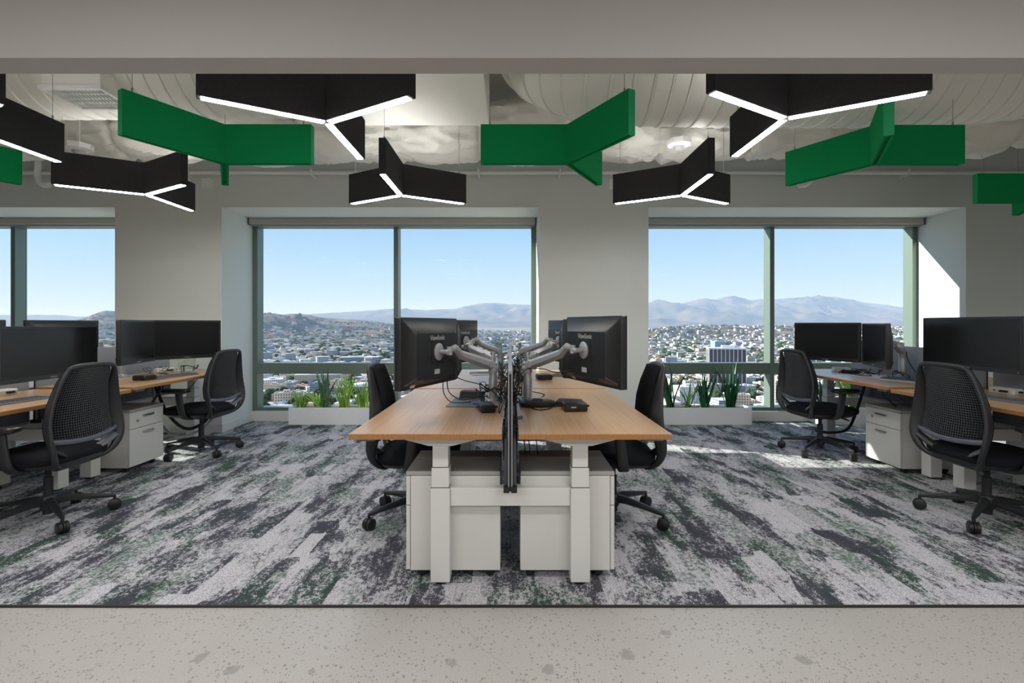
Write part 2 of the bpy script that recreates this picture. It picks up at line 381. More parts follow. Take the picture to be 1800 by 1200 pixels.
C = sc.collection
def link(name, me, parent=None, loc=None, rz=None):
    o = bpy.data.objects.new(name, me); C.objects.link(o)
    if parent: o.parent = parent
    if loc: o.location = loc
    if rz is not None: o.rotation_euler = (0, 0, rz)
    return o
def obj(name, mb, m, parent=None, smooth=None, bevel=None, seg=2, loc=None, fix=True):
    o = link(name, mb.mesh(name, m, smooth, fix), parent, loc)
    if bevel:
        b = o.modifiers.new('bevel', 'BEVEL'); b.width = bevel; b.segments = seg; b.limit_method = 'ANGLE'; b.angle_limit = R(40)
    return o
def tag(o, label, cat, group=None, kind=None):
    if label: o['label'] = label
    if cat: o['category'] = cat
    if group: o['group'] = group
    if kind: o['kind'] = kind
    return o
def thing(name, label, cat, loc=(0, 0, 0), rz=0, group=None):
    o = bpy.data.objects.new(name, None); C.objects.link(o); o.location = loc; o.rotation_euler = (0, 0, rz); o.empty_display_size = 0.1
    return tag(o, label, cat, group)
def struct(name, mb, m, **k):
    o = obj(name, mb, m, **k); o['kind'] = 'structure'; return o
def bx(*a):
    m = MB(); m.box(*a); return m
def dup(root, loc, rz, label=None, group=None):
    r = root.copy(); C.objects.link(r); r.location = loc; r.rotation_euler = (0, 0, rz)
    if label: r['label'] = label
    if group: r['group'] = group
    for ch in list(root.children):
        c = ch.copy(); C.objects.link(c); c.parent = r
        for g in ch.children:
            d = g.copy(); C.objects.link(d); d.parent = c
    return r
def smooth_path(pts, k=6):
    P = [Vector(p) for p in pts]; out = []
    for i in range(len(P) - 1):
        a, b, c, d = P[max(i - 1, 0)], P[i], P[i + 1], P[min(i + 2, len(P) - 1)]
        for j in range(k):
            t = j / k
            out.append(0.5 * ((2 * b) + (c - a) * t + (2 * a - 5 * b + 4 * c - d) * t * t + (3 * b - a - 3 * c + d) * t ** 3))
    out.append(P[-1]); return out
def text_mesh(name, body, size, m, parent, mtx, ext=0.0006, bold=0.0):
    cu = bpy.data.curves.new(name, 'FONT'); cu.body = body; cu.size = size; cu.extrude = ext; cu.align_x = 'CENTER'; cu.align_y = 'CENTER'; cu.offset = bold
    t = bpy.data.objects.new(name, cu); C.objects.link(t)
    dg = bpy.context.evaluated_depsgraph_get(); me = bpy.data.meshes.new_from_object(t.evaluated_get(dg))
    bpy.data.objects.remove(t); me.materials.clear(); me.materials.append(m); me.name = name
    me.transform(mtx); o = link(name, me, parent); return o

# ================================================================== room shell
YW, YG = 5.54, 6.20                      # wall face, window plane
XL, XR = -9.3, 7.2
ZC = 3.9
struct('floor', bx(XL, XR, -4, 2.13, -0.2, 0.0), M['concrete'])
cp = struct('floor_carpet', bx(XL, XR, 2.13, 6.36, -0.2, 0.006), M['carpet'])
struct('trim_1', bx(XL, XR, 2.120, 2.1305, -0.05, 0.008), M['carpet_edge'])
wb = MB()
opens = ((-8.07, -4.477), (-3.266, 0.3285), (1.565, 5.16))
edges = [XL] + [v for o_ in opens for v in o_] + [XR]
names = ('wall_back_far_left', 'wall_back_left', 'wall_back_middle', 'wall_back_right')
for i in range(4):
    struct(names[i], bx(edges[2 * i], edges[2 * i + 1], YW, 6.36, 0, ZC), M['wall_paint'])
for i, (a, b) in enumerate(opens):
    m = MB(); m.m = 0; m.box(a, b, YW, 6.36, 2.557, ZC)
    struct('wall_back_over_window', m, M['wall_paint'])
    struct('ceiling_recess', bx(a, b, YW + 0.002, 6.34, 2.549, 2.5565), M['soffit_white'])
struct('wall_left', bx(XL - 0.2, XL, -4, 6.36, -0.2, ZC + .2), M['wall_paint'])
struct('wall_right', bx(XR, XR + 0.2, -4, 6.36, -0.2, ZC + .2), M['wall_paint'])
struct('wall_behind', bx(XL, XR, -4.2, -4.0, -0.2, ZC), M['header_paint'])
struct('ceiling', bx(XL, XR, 2.13, 6.36, ZC, ZC + 0.2), M['ceiling_paint'])
struct('ceiling_corridor', bx(XL, XR, -4, 2.0, 2.78, 2.98), M['header_paint'])
struct('wall_header', bx(XL, XR, 2.0, 2.13, 2.317, ZC + .2), M['header_paint'], bevel=0.003)
# baseboards on pier faces and reveals
for n_, (a, b) in zip(('baseboard_far_left', 'baseboard_left', 'baseboard_middle', 'baseboard_right'), ((XL, -8.07), (-4.477, -3.266), (0.3285, 1.565), (5.16, XR))):
    m = MB(); m.box(a - 0.012, b + 0.012, YW - 0.012, 6.17, 0, 0.10)
    struct(n_, m, M['wall_paint'], bevel=0.003)

# ---------------- windows
def window(idx, a, b, mulls):
    fr = MB(); y0, y1 = YG, YG + 0.15
    J = 0.062
    vs = [a] + [m_ - 0.028 for m_ in mulls] + [b]
    fr.box(a, a + J, y0, y1, 0.13, 2.549); fr.box(b - J, b, y0, y1, 0.13, 2.549)
    for m_ in mulls: fr.box(m_ - 0.028, m_ + 0.028, y0 - 0.004, y1, 0.13, 2.549)
    fr.box(a, b, y0 + 0.001, y1 - .002, 0.596, 0.733); fr.box(a, b, y0 + 0.001, y1 - .002, 0.13, 0.172); fr.box(a, b, y0 + 0.001, y1 - .002, 2.46, 2.549)
    o = struct('window_%d' % idx, fr, M['frame_green'])
    xs = [a + J / 2] + list(mulls) + [b - J / 2]
    for i in range(len(xs) - 1):
        for z0, z1 in ((0.15, 0.62), (0.71, 2.5)):
            p = obj('window_pane', bx(xs[i] , xs[i + 1] , y1 - 0.03, y1 - 0.022, z0, z1), M['glass'], o)
    st = obj('window_sill', bx(a, b, 6.155, 6.34, 0.0, 0.13), M['trim_white'], o, bevel=0.002)
    t = thing('roller_blind', None, None)
    return o, t
BL = ('pale roller blind cassette over the window cut by the frame, behind the left row',
      'long pale roller blind cassette above the window between the two grey piers',
      'long pale roller blind cassette above the window with the sunlit reveal')
for i, ((a, b), ml) in enumerate(zip(opens, ((-6.3,), (-1.449,), (3.317,)))):
    o, t = window(i + 1, a, b, ml)
    tag(t, BL[i], 'blind', 'roller blinds over the windows'); t.location = ((a + b) / 2, 6.13, 2.50)
    L = (b - a) / 2 - 0.012
    obj('cassette', bx(-L, L, -0.05, 0.055, -0.030, 0.046), M['blind_fabric'], t, bevel=0.006)
    obj('hem_bar', bx(-L + .01, L - .01, -0.012, 0.012, -0.048, -0.031), M['rail_light'], t, bevel=0.003)
    for s_ in (-1, 1):
        obj('end_cap', bx(s_ * L - 0.006, s_ * L + 0.006, -0.054, 0.058, -0.036, 0.048), M['rail_dark'], t)

# ================================================================== ducts and ceiling services
def duct(name, label, path, r, step, m, group=None):
    P = smooth_path(path, 40); L = [0]
    for i in range(1, len(P)): L.append(L[-1] + (P[i] - P[i - 1]).length)
    tot = L[-1]; pts = []; rs = []
    s = 0; j = 0
    def at(s_):
        k = 0
        while k < len(L) - 2 and L[k + 1] < s_: k += 1
        t = (s_ - L[k]) / max(1e-6, L[k + 1] - L[k]); return P[k].lerp(P[k + 1], min(1, max(0, t)))
    while s < tot - 0.02:
        for ds, dr in ((0, 0), (0.003, -0.004), (0.006, 0.009), (0.014, 0.009), (0.017, -0.004), (0.022, 0), (step * 0.5, 0.001)):
            if s + ds < tot: pts.append(at(s + ds)); rs.append(r + dr)
        s += step
    mb = MB(); mb.tube(pts, rs, 48)
    return tag(obj(name, mb, m, smooth=28), label, 'duct', group)
duct('spiral_duct', 'white painted spiral duct with a square grille under it, beside the wrapped duct', [(-9.2, 3.9, 3.26), (-6, 3.86, 3.25), (-3, 3.82, 3.24), (-1.35, 3.8, 3.24)], 0.38, 0.115, M['duct_paint'])
duct('spiral_duct', 'large white spiral duct with a curved elbow end, running over the green panel', [(0.23, 4.25, 3.78), (0.25, 4.08, 3.62), (0.34, 3.84, 3.36), (0.66, 3.64, 3.16), (1.2, 3.58, 3.10), (2.0, 3.58, 3.10), (3.2, 3.56, 3.10), (4.1, 3.35, 3.13), (5.2, 2.85, 3.17), (6.9, 2.6, 3.2)], 0.40, 0.115, M['duct_paint'])
tag(obj('rectangular_duct', bx(-1.30, -0.18, 3.2, 4.2, 2.93, 3.4), M['duct_paint'], bevel=0.008), 'flat white rectangular duct between the two round spiral ducts', 'duct')

def wrapped(name, label, path, r, seed):
    P = smooth_path(path, 34); mb = MB(); fr = mb.frames(P); rings = []; s = 0
    bands = {}
    seg = 72
    for i, (p, t, a, b) in enumerate(fr):
        if i: s += (P[i] - P[i - 1]).length
        ph = (s % 0.85) / 0.85
        pinch = 0.035 * math.exp(-((ph - 0.5) / 0.035) ** 2)
        bulge = 0.03 * math.sin(math.pi * ((s + 0.42) % 0.85) / 0.85)
        ring = []
        for j in range(seg):
            th = 2 * math.pi * j / seg
            nz = noise.fractal(Vector((s * 2.2 + seed, math.cos(th) * 1.1, math.sin(th) * 1.1)), 1.0, 2.0, 3) * 0.05
            wr = abs(noise.noise(Vector((s * 3.0 + seed * 3, math.cos(th) * 3.2 + s * 2.0, math.sin(th) * 3.2)))) * -0.085
            pk = noise.noise(Vector((s * 1.5, th * 7, seed))) * 0.06 * math.exp(-((ph - 0.5) / 0.14) ** 2)
            q = r + nz + wr + bulge - pinch + pk
            ring.append(p + a * (q * math.cos(th)) + b * (q * math.sin(th)))
        rings.append(ring)
    mb.loft(rings)
    return tag(obj(name, mb, M['wrap_paint'], smooth=60), label, 'duct', 'insulation-wrapped ducts')
wrapped('wrapped_duct', 'long crinkled insulation-wrapped duct along the window wall, painted off-white', [(-9.2 + 0.5 * i, 4.72 + 0.03 * math.sin(i), 3.10 + 0.012 * math.sin(i * 1.7)) for i in range(26)], 0.285, 1.3)
wrapped('wrapped_duct', 'thick crinkled wrapped duct bending towards the corridor near the single green panel', [(3.3, 4.78, 3.13), (3.9, 4.66, 3.12), (4.5, 4.4, 3.12), (5.1, 4.05, 3.12), (5.8, 3.8, 3.1), (6.9, 3.7, 3.1)], 0.33, 8.1)
# grille on the left spiral duct
t = thing('air_grille', 'square white supply grille with dark slots under the spiral duct', 'vent', (-3.05, 3.56, 2.885))
fr = MB()
for a_ in ((-0.22, 0.22, -0.18, -0.145), (-0.22, 0.22, 0.145, 0.18), (-0.22, -0.19, -0.145, 0.145), (0.19, 0.22, -0.145, 0.145)): fr.box(a_[0], a_[1], a_[2], a_[3], -0.03, 0.0)
obj('frame', fr, M['device_white'], t, bevel=0.003)
obj('backing', bx(-0.2, 0.2, -0.15, 0.15, -0.004, 0.02), M['grille_dark'], t)
lv = MB()
for k in range(15): lv.box(-0.185 + k * 0.0257, -0.1775 + k * 0.0257, -0.14, 0.14, -0.020, -0.012)
for k in range(3): lv.box(-0.19, 0.19, -0.075 + k * 0.07, -0.068 + k * 0.07, -0.0215, -0.012)
obj('louvre', lv, M['device_white'], t)
obj('neck', bx(-0.205, 0.205, -0.165, 0.165, 0.0, 0.12), M['duct_paint'], t)

def pipe(label, pts, r, name='conduit_pipe', group=None, m='pipe_paint', cat='pipe'):
    mb = MB(); mb.tube(smooth_path(pts, 5), r, 12)
    return tag(obj(name, mb, M[m], smooth=40), label, cat, group)
pr = thing('sprinkler_pipe', 'long straight white pipe running along the top of the window wall', 'pipe', (0, 5.42, 2.905))
mb = MB(); mb.tube([(XL + .01, 0, 0), (-3, 0, 0), (3, 0, 0), (XR - .01, 0, 0)], 0.024, 12); obj('pipe', mb, M['pipe_paint'], pr, smooth=40)
for x in (-4.6, -2.2, -0.35, 0.55, 1.9, 4.4):
    k = MB(); k.box(x - 0.012, x + 0.012, -0.034, 0.12, -0.034, 0.034); obj('clamp', k, M['device_white'], pr, bevel=0.004)
for x0, lab, fl in ((-4.98, 'white pipe elbow with a branch, dropping before the window wall over the left row', 1), (3.16, 'white pipe elbow hanging below the slanted green panel', -1)):
    pipe(lab, [(x0 + 0.16 * fl, 5.15, ZC), (x0 + 0.16 * fl, 5.15, 3.4), (x0 + 0.12 * fl, 5.15, 3.06), (x0 + 0.02 * fl, 5.15, 2.97), (x0 + 0.01 * fl, 5.15, 2.88), (x0, 5.15, 2.79) if fl > 0 else (x0, 5.15, 2.76), (x0 + 0.05 * fl, 5.15, 2.70), (x0 + 0.13 * fl, 5.15, 2.69)], 0.030, 'pipe_elbow')
def sensor(x, y, z, lab):
    t = thing('ceiling_sensor', lab, 'sensor', (x, y, z), 0, 'ceiling sensors')
    mb = MB(); mb.lathe([(0.055, 0.0), (0.105, 0.012), (0.11, 0.055), (0.08, 0.062)], 8); obj('housing', mb, M['device_white'], t)
    mb = MB(); mb.lathe([(0.03, -0.03), (0.045, -0.012), (0.046, 0.0)], 16); obj('lens', mb, M['logo_grey'], t, smooth=40)
    obj('bracket', bx(-0.012, 0.012, -0.004, 0.004, 0.06, ZC - z), M['device_white'], t)
sensor(-3.805, 4.31, 2.754, 'octagonal white ceiling sensor hanging before the crinkled duct, beside the slanting green panel')
sensor(1.485, 4.31, 2.79, 'white ceiling sensor on a rod above the back Y lamp facing the middle pier')
for x, y, lab in ((-3.42, 2.82, 'small square white wall box beside the black lamp, above the pier'), (1.17, 2.81, 'narrow square white wall box beside the lamp over the middle pier')):
    tag(obj('wall_box', bx(x - 0.055, x + 0.055, YW - 0.035, YW, y - 0.06, y + 0.055), M['device_white'], bevel=0.006), lab, 'electrical box')

# ================================================================== Y-shaped felt lights and baffles
ZF, HF, AF, TF = 2.32, 0.262, 0.60, 0.052
def y_fixture(black, angs):
    root = thing('pendant_light' if black else 'acoustic_baffle', None, 'pendant light' if black else 'acoustic panel')
    for a in angs:
        rot = Matrix.Rotation(R(a), 4, 'Z')
        mb = MB(); h = TF / 2
        if black:
            mb.add([(0, 0, 0), (0.015, -h, 0), (AF, -h, 0), (AF, h, 0), (0.015, h, 0), (0, 0, HF), (0.015, -h, HF), (AF, -h, HF), (AF, h, HF), (0.015, h, HF)],
                   [(0, 4, 3, 2, 1), (5, 6, 7, 8, 9), (0, 1, 6, 5), (1, 2, 7, 6), (2, 3, 8, 7), (3, 4, 9, 8), (4, 0, 5, 9)])
            me = mb.mesh('arm_panel', M['black_felt']); me.transform(rot)
            p = link('arm_panel', me, root)
            b = p.modifiers.new('bevel', 'BEVEL'); b.width = 0.003; b.segments = 2; b.limit_method = 'ANGLE'
            ls = bx(0.018, AF - 0.02, -0.019, 0.019, -0.004, 0.001).mesh('light_strip', M['led']); ls.transform(rot); link('light_strip', ls, p)
            us = bx(0.03, AF - 0.16, -0.010, 0.010, HF - 0.001, HF + 0.001).mesh('added_glow_strip', M['added_glow']); us.transform(rot); link('added_glow_strip', us, p)  # glowing strip added on the panel top to brighten ducts and ceiling
        else:
            # two face sheets with a recessed underside and thick end
            mb.m = 0
            for s_ in (-1, 1):
                y0, y1 = sorted((s_ * h, s_ * (h - 0.012)))
                mb.box(0.0 if s_ > 0 else 0.0, AF, y0, y1, 0, HF)
            mb.m = 0
            mb.box(0, AF - 0.012, -h + 0.012, h - 0.012, 0.02, HF - 0.001)
            mb.m = 1
            mb.box(AF - 0.012, AF + 0.001, -h + 0.0005, h - 0.0005, 0.0005, HF - 0.0005)
            me = mb.mesh('arm_panel', [M['green_felt'], M['green_felt_edge']]); me.transform(rot); link('arm_panel', me, root)
        cb = MB(); q = rot @ Vector((AF * 0.9, 0, HF)); cb.tube([q, q + Vector((0, 0, ZC - ZF - HF))], 0.0016, 6)
        cb.lathe([(0.006, 0), (0.006, 0.03), (0.002, 0.034)], 8, c=q); obj('suspension_cable', cb, M['chrome'], root)
    return root
KB = y_fixture(True, (-150, -30, 90)); KB2 = y_fixture(True, (150, 30, -90))
KG = y_fixture(False, (-120, 0, 120)); KG2 = y_fixture(False, (180, 60, -60))
GBL, GGR = 'black Y-shaped pendant lights', 'green Y-shaped acoustic panels'
FX = [(KB, (-0.99, 2.65), 'large black Y-shaped pendant light at the header, between the green panels over the left aisle', GBL),
      (KB, (1.46, 2.60), 'large black Y-shaped pendant light at the header, before the green panel with the upright arm', GBL),
      (KB, (-3.07, 4.13), 'black Y-shaped pendant light above the desk row, below the large slanting green panel', GBL),
      (KB, (-3.04, 2.71), 'black Y-shaped pendant light cut by the frame, only one long slanting arm in view', GBL),
      (KB2, (-0.93, 4.15), 'black Y-shaped pendant light in front of the window that ends at the middle pier', GBL),
      (KB2, (1.46, 4.15), 'black Y-shaped pendant light in front of the middle pier', GBL),
      (KG, (-1.95, 3.34), 'green felt Y-shaped acoustic panel with a long arm slanting up beside the air grille', GGR),
      (KG, (2.49, 3.35), 'green felt Y-shaped acoustic panel with an upright arm end, behind the large black pendant', GGR),
      (KG2, (0.40, 3.34), 'green felt Y-shaped acoustic panel hanging below the large spiral duct elbow', GGR),
      (KG2, (4.80, 4.42), 'green Y-shaped acoustic panel before the blank wall beyond the sunlit reveal', GGR),
      (KG2, (-4.14, 3.32), 'green acoustic panel cut by the frame, its end tip below the cut-off black lamp', GGR)]
used = set()
for k, (x, y), lab, gr in FX:
    if k.name in used: dup(k, (x, y, ZF), 0, lab, gr)
    else:
        used.add(k.name); k.location = (x, y, ZF); k['label'] = lab; k['group'] = gr
# ================================================================== back-to-back desks
def double_desk(label, xc, y0, y1, zt, hw, gap, lx, divider=True):
    """hw: centre to outer edge, gap: half gap, lx: leg offset"""
    zl, zr = zt
    t = thing('double_desk', label, 'desk', (xc, (y0 + y1) / 2, 0), 0, 'back-to-back sit-stand desks')
    L = (y1 - y0) / 2
    for s, z in ((-1, zl), (1, zr)):
        a, b = sorted((s * gap, s * hw)); TH = 0.026
        mb = MB(); mb.m = 0; mb.box(a, b, -L, L, z - 0.003, z)
        mb.m = 1; mb.box(a, b, -L, L, z - TH, z - 0.003)
        o = obj('worktop', mb, [M['oak_top'], M['oak_edge']], t, bevel=0.0012, seg=1)
        # support brackets and legs at both ends
        for e, yl in ((-1, -L + 0.13), (1, L - 0.13)):
            x = s * lx; zb = z - TH
            br = MB(); br.prism([(x - 0.235, zb), (x + 0.235, zb), (x + 0.235, zb - 0.006), (x + 0.055, zb - 0.052), (x - 0.055, zb - 0.052), (x - 0.235, zb - 0.006)], yl - 0.035, yl + 0.035)
            obj('bracket', br, M['desk_white'], t, bevel=0.002)
            lg = obj('leg', bx(x - 0.045, x + 0.045, yl - 0.045, yl + 0.045, 0.022, 0.462), M['desk_white'], t, bevel=0.003)
            obj('middle_column', bx(x - 0.041, x + 0.041, yl - 0.041, yl + 0.041, 0.40, 0.556), M['desk_white'], lg, bevel=0.003)
            obj('upper_column', bx(x - 0.037, x + 0.037, yl - 0.037, yl + 0.037, 0.50, zb - 0.05), M['desk_white'], lg, bevel=0.003)
            for zz, q in ((0.462, 0.0425), (0.556, 0.0385)):
                obj('glide_ring', bx(x - q, x + q, yl - q, yl + q, zz - 0.002, zz + 0.003), M['black_plastic'], lg)
            f = MB(); f.lathe([(0.032, 0.006), (0.032, 0.016), (0.012, 0.018), (0.012, 0.03)], 16, c=(x, yl, 0)); obj('foot', f, M['black_plastic'], lg)
        obj('side_rail', bx(s * lx - 0.03, s * lx + 0.03, -L + 0.165, L - 0.165, z - 0.068, z - 0.027), M['desk_white'], t, bevel=0.002)
        # cable channel behind the worktop
        a, b = sorted((s * 0.0135, s * (gap - 0.004)))
        ch = MB(); ch.box(a, b, -L + 0.06, L - 0.01, 0.60, 0.604); c0 = s * (gap - 0.004)
        ch.box(min(c0, c0 - s * 0.002), max(c0, c0 - s * 0.002), -L + 0.06, L - 0.01, 0.60, 0.70)
        obj('cable_channel', ch, M['rail_dark'], t)
        pd = obj('height_control', bx(*sorted((s * (hw - 0.105), s * (hw - 0.02))), -L + 0.05 if s < 0 else -L + 0.05, -L + 0.14, z - 0.045, z - TH), M['pad_slate'], t, bevel=0.004)
    for yl in (-L + 0.13, L - 0.13):
        obj('crossbar', bx(-lx + 0.045, lx - 0.045, yl - 0.03, yl + 0.03, 0.374, 0.459), M['desk_white'], t, bevel=0.003)
    obj('post', bx(-0.012, 0.012, -L + 0.12, -L + 0.16, 0.455, 0.56), M['rail_dark'], t)
    # divider screen with its edge rails
    z1, z0 = 1.02, 0.468
    obj('divider_screen', bx(-0.0105, 0.0105, -L + 0.035, L - 0.005, z0, z1), M['screen_fabric'], t, bevel=0.006, seg=3)
    g_ = MB(); g_.box(-0.0045, 0.0045, -L + 0.024, -L + 0.0345, z0, z1 - 0.02); obj('edge_gasket', g_, M['matte_black'], t)
    for s in (-1, 1):
        a, b = sorted((s * 0.005, s * 0.0095)); obj('edge_trim', bx(a, b, -L + 0.026, -L + 0.0345, z0, z1 - 0.012), M['rail_light'], t)
        a, b = sorted((s * 0.0108, s * 0.028))
        obj('side_channel', bx(a, b, -L + 0.04, L - 0.02, z0 + 0.02, 0.70), M['rail_dark'], t, bevel=0.002)
        a, b = sorted((s * 0.004, s * 0.031))
        obj('channel_foot', bx(a, b, -L + 0.02, -L + 0.05, z0 - 0.006, z0 + 0.02), M['matte_black'], t)
    return t
HW, GAP, LX = 0.727, 0.038, 0.328
double_desk('back-to-back oak-topped desk in the middle, nearest the concrete floor, with bare white legs facing', 0.0, 2.2, 3.728, (0.735, 0.735), HW, GAP, LX)
double_desk('back-to-back oak-topped desk in the middle row that stands by the window pier', 0.0, 3.742, 5.27, (0.738, 0.737), HW, GAP, LX)
XR_, XL_, HS, LS = 3.69, -3.68, 0.785, 0.340
double_desk('oak-topped back-to-back desk of the far left row, under the ultrawide screen nearest the corridor', XL_, 2.2, 3.738, (0.735, 0.731), HS, GAP, LS)
double_desk('oak-topped back-to-back desk of the far left row reaching the pier, with two angled screens', XL_, 3.76, 5.28, (0.735, 0.744), HS, GAP, LS)
double_desk('oak-topped back-to-back desk of the far right row, under the ultrawide screen nearest the corridor', XR_, 2.2, 3.738, (0.731, 0.735), HS, GAP, LS)
double_desk('oak-topped back-to-back desk of the far right row beside the sunlit reveal, with two angled screens', XR_, 3.76, 5.28, (0.744, 0.735), HS, GAP, LS)

# ================================================================== pedestals
def pedestal():
    t = thing('drawer_pedestal', None, 'drawer unit')
    D, W, z0, z1 = 0.43, 0.39, 0.05, 0.524     # body from x=-D..0, drawers on +x
    obj('body', bx(-D, 0, -W / 2, W / 2, z0, z1 - 0.022), M['ped_white'], t, bevel=0.003)
    obj('top_panel', bx(-D, 0.022, -W / 2 - .001, W / 2 + .001, z1 - 0.0205, z1), M['ped_top'], t, bevel=0.003)
    for a, b in ((z0 + 0.004, z1 - 0.165), (z1 - 0.161, z1 - 0.024)):
        d = obj('drawer', bx(0.002, 0.021, -W / 2 + 0.001, W / 2 - 0.001, a, b), M['ped_white'], t, bevel=0.002)
        h = MB(); zz = b - 0.04
        h.box(0.030, 0.040, -0.06, 0.06, zz - 0.006, zz + 0.006); h.box(0.021, 0.032, -0.058, -0.046, zz - 0.004, zz + 0.004); h.box(0.021, 0.032, 0.046, 0.058, zz - 0.004, zz + 0.004)
        obj('handle', h, M['chrome'], d, bevel=0.002)
    k = MB(); k.lathe([(0.011, 0.0), (0.011, 0.006), (0.008, 0.008)], 14, c=(0.021, -0.11, z1 - 0.10), axis='X'); obj('lock', k, M['chrome'], t, smooth=40)
    for x in (-D + 0.05, -0.05):
        for y in (-W / 2 + 0.05, W / 2 - 0.05):
            c = MB(); c.lathe([(0.0, -0.018), (0.018, -0.018), (0.022, -0.014), (0.022, 0.014), (0.018, 0.018), (0.0, 0.018)], 16, c=(x, y, 0.028), axis='Y'); c.box(x - .012, x + .012, y - .014, y + .014, 0.03, 0.052)
            obj('caster', c, M['black_plastic'], t, smooth=40)
    return t
P0 = pedestal(); GP = 'mobile drawer units under the desks'
ps = [((-0.478, 2.538, 0), R(180), 'white drawer unit under the middle desk, drawer fronts facing the far left row'),
      ((0.478, 2.538, 0), 0, 'white drawer unit under the middle desk, drawer fronts facing the sunlit reveal side'),
      ((-3.13, 4.19, 0), 0, 'white two-drawer unit with chrome handles between the two chairs of the left row'),
      ((3.19, 4.17, 0), R(180), 'white two-drawer unit with chrome handles under the desk beside the sunlit reveal'),
      ((-4.15, 3.45, 0), R(180), 'white drawer unit on the far side of the left row, only its side showing'),
      ((4.17, 3.45, 0), 0, 'white drawer unit on the far side of the right row, behind the nearest chair'),]
for i, (l, r, lab) in enumerate(ps):
    if i: dup(P0, l, r, lab, GP)
    else: P0.location = l; P0.rotation_euler = (0, 0, r); P0['label'] = lab; P0['group'] = GP

# ================================================================== monitors
def monitor(W, H, kind):
    """front faces -Y, origin at the centre"""
    t = thing('monitor', None, 'monitor'); bz = 0.016
    # housing: thin tray with a raised back plateau
    h = MB(); rx = Matrix.Rotation(R(-90), 4, 'X')      # stack z -> +y ; (x, y)->(x,-z)
    h.rstack([(-0.012, W - 0.004, H - 0.004, 0.006), (-0.008, W, H, 0.008), (0.014, W, H, 0.008), (0.018, W - 0.006, H - 0.006, 0.008),
              (0.0185, W - 0.03, H - 0.03, 0.006), (0.052, W * 0.72, H * 0.66, 0.01, 0, 0.018), (0.056, W * 0.71, H * 0.645, 0.01, 0, 0.018)], 4, rx)
    hs = obj('housing', h, M['black_plastic'], t, smooth=30)
    # corner ribs from plateau to rim
    for sx_ in (-1, 1):
        rb = MB(); rb.tube([(sx_ * W * 0.35, 0.0545, -H * 0.355), (sx_ * (W / 2 - 0.022), 0.021, -(H / 2 - 0.022))], 0.007, 6); obj('rib', rb, M['black_plastic'], hs)
    # front bezel and screen
    b = MB(); f0, f1 = -0.0165, -0.0115; zb = -H / 2 + 0.030
    b.box(-W / 2 + 0.001, W / 2 - 0.001, f0, f1, H / 2 - bz, H / 2 - 0.001); b.box(-W / 2 + 0.001, W / 2 - 0.001, f0, f1, -H / 2 + 0.001, zb)
    b.box(-W / 2 + 0.001, -W / 2 + bz, f0, f1, zb, H / 2 - bz); b.box(W / 2 - bz, W / 2 - 0.001, f0, f1, zb, H / 2 - bz)
    bo = obj('bezel', b, M['black_plastic'], t)
    obj('screen', bx(-W / 2 + bz, W / 2 - bz, -0.0135, -0.0118, zb, H / 2 - bz), M['screen_glass'], t)
    text_mesh('logo_lettering', 'ViewSonic', 0.014, M['logo_grey'], bo, Matrix.Translation((0, f0 - 0.0003, -H / 2 + 0.015)) @ Matrix.Rotation(R(90), 4, 'X'), 0.0004)
    back = Matrix.Translation((0, 0.0565, H * 0.205)) @ Matrix.Rotation(R(180), 4, 'Z') @ Matrix.Rotation(R(90), 4, 'X')
    text_mesh('logo_lettering', 'ViewSonic', 0.036, M['logo_grey'], hs, back, 0.0006, 0.0003)
    obj('mount_recess', bx(-0.058, 0.058, 0.0562, 0.058, -0.065, 0.053), M['matte_black'], hs)
    obj('rating_label', bx(-0.020, 0.032, 0.0562, 0.0572, -H * 0.325, -H * 0.255), M['sticker'], hs)
    m2 = MB(); m2.box(-0.13, 0.13, 0.030, 0.0535, -H * 0.395, -H * 0.372); obj('port_recess', m2, M['matte_black'], hs)
    s2 = bx(0.165 * W / 0.56, 0.205 * W / 0.56, 0.0265, 0.0275, -0.02, 0.02).mesh('warning_sticker', M['sticker'])
    s2.transform(Matrix.Translation((0, 0.004, -H * 0.395)) @ Matrix.Rotation(R(-28), 4, 'X')) ; link('warning_sticker', s2, hs)
    obj('power_light', bx(W / 2 - 0.03, W / 2 - 0.022, f0 - 0.001, f0, -H / 2 + 0.012, -H / 2 + 0.016), M['logo_grey'], bo)
    return t
def place_mon(src, ca, cb, ztop, H, label, first, group):
    """ca: left end seen from the front, cb: right end"""
    a, b = Vector(ca), Vector(cb); mid = (a + b) / 2; ang = math.atan2(b.y - a.y, b.x - a.x)
    loc = (mid.x, mid.y, ztop - H / 2)
    if first: src.location = loc; src.rotation_euler = (0, 0, ang); src['label'] = label; src['group'] = group; return src
    return dup(src, loc, ang, label, group)
W1, H1 = 0.575, 0.362
S = monitor(W1, H1, 's'); U = monitor(0.83, 0.362, 'u')
GM = 'monitors on the desk arms'
def ends(c, d):                       # endpoints centred, width W1 along given ends
    a, b = Vector(c), Vector(d); m = (a + b) / 2; v = (b - a).normalized() * W1 / 2; return tuple(m - v), tuple(m + v)
MONS = []
def mon(near, far, ztop, label, flip, wide=False):
    """near/far: plan ends; flip decides which side the front faces"""
    a, b = (far, near) if flip else (near, far)
    Wd = 0.83 if wide else W1
    A, B = Vector(a), Vector(b); mid = (A + B) / 2; v = (B - A).normalized() * Wd / 2; A, B = mid - v, mid + v
    src = U if wide else S; key = 'u' if wide else 's'
    o = place_mon(src, A, B, ztop, 0.362, label, key not in used, GM); used.add(key)
    MONS.append((mid, math.atan2((B - A).y, (B - A).x), ztop - 0.181)); return o
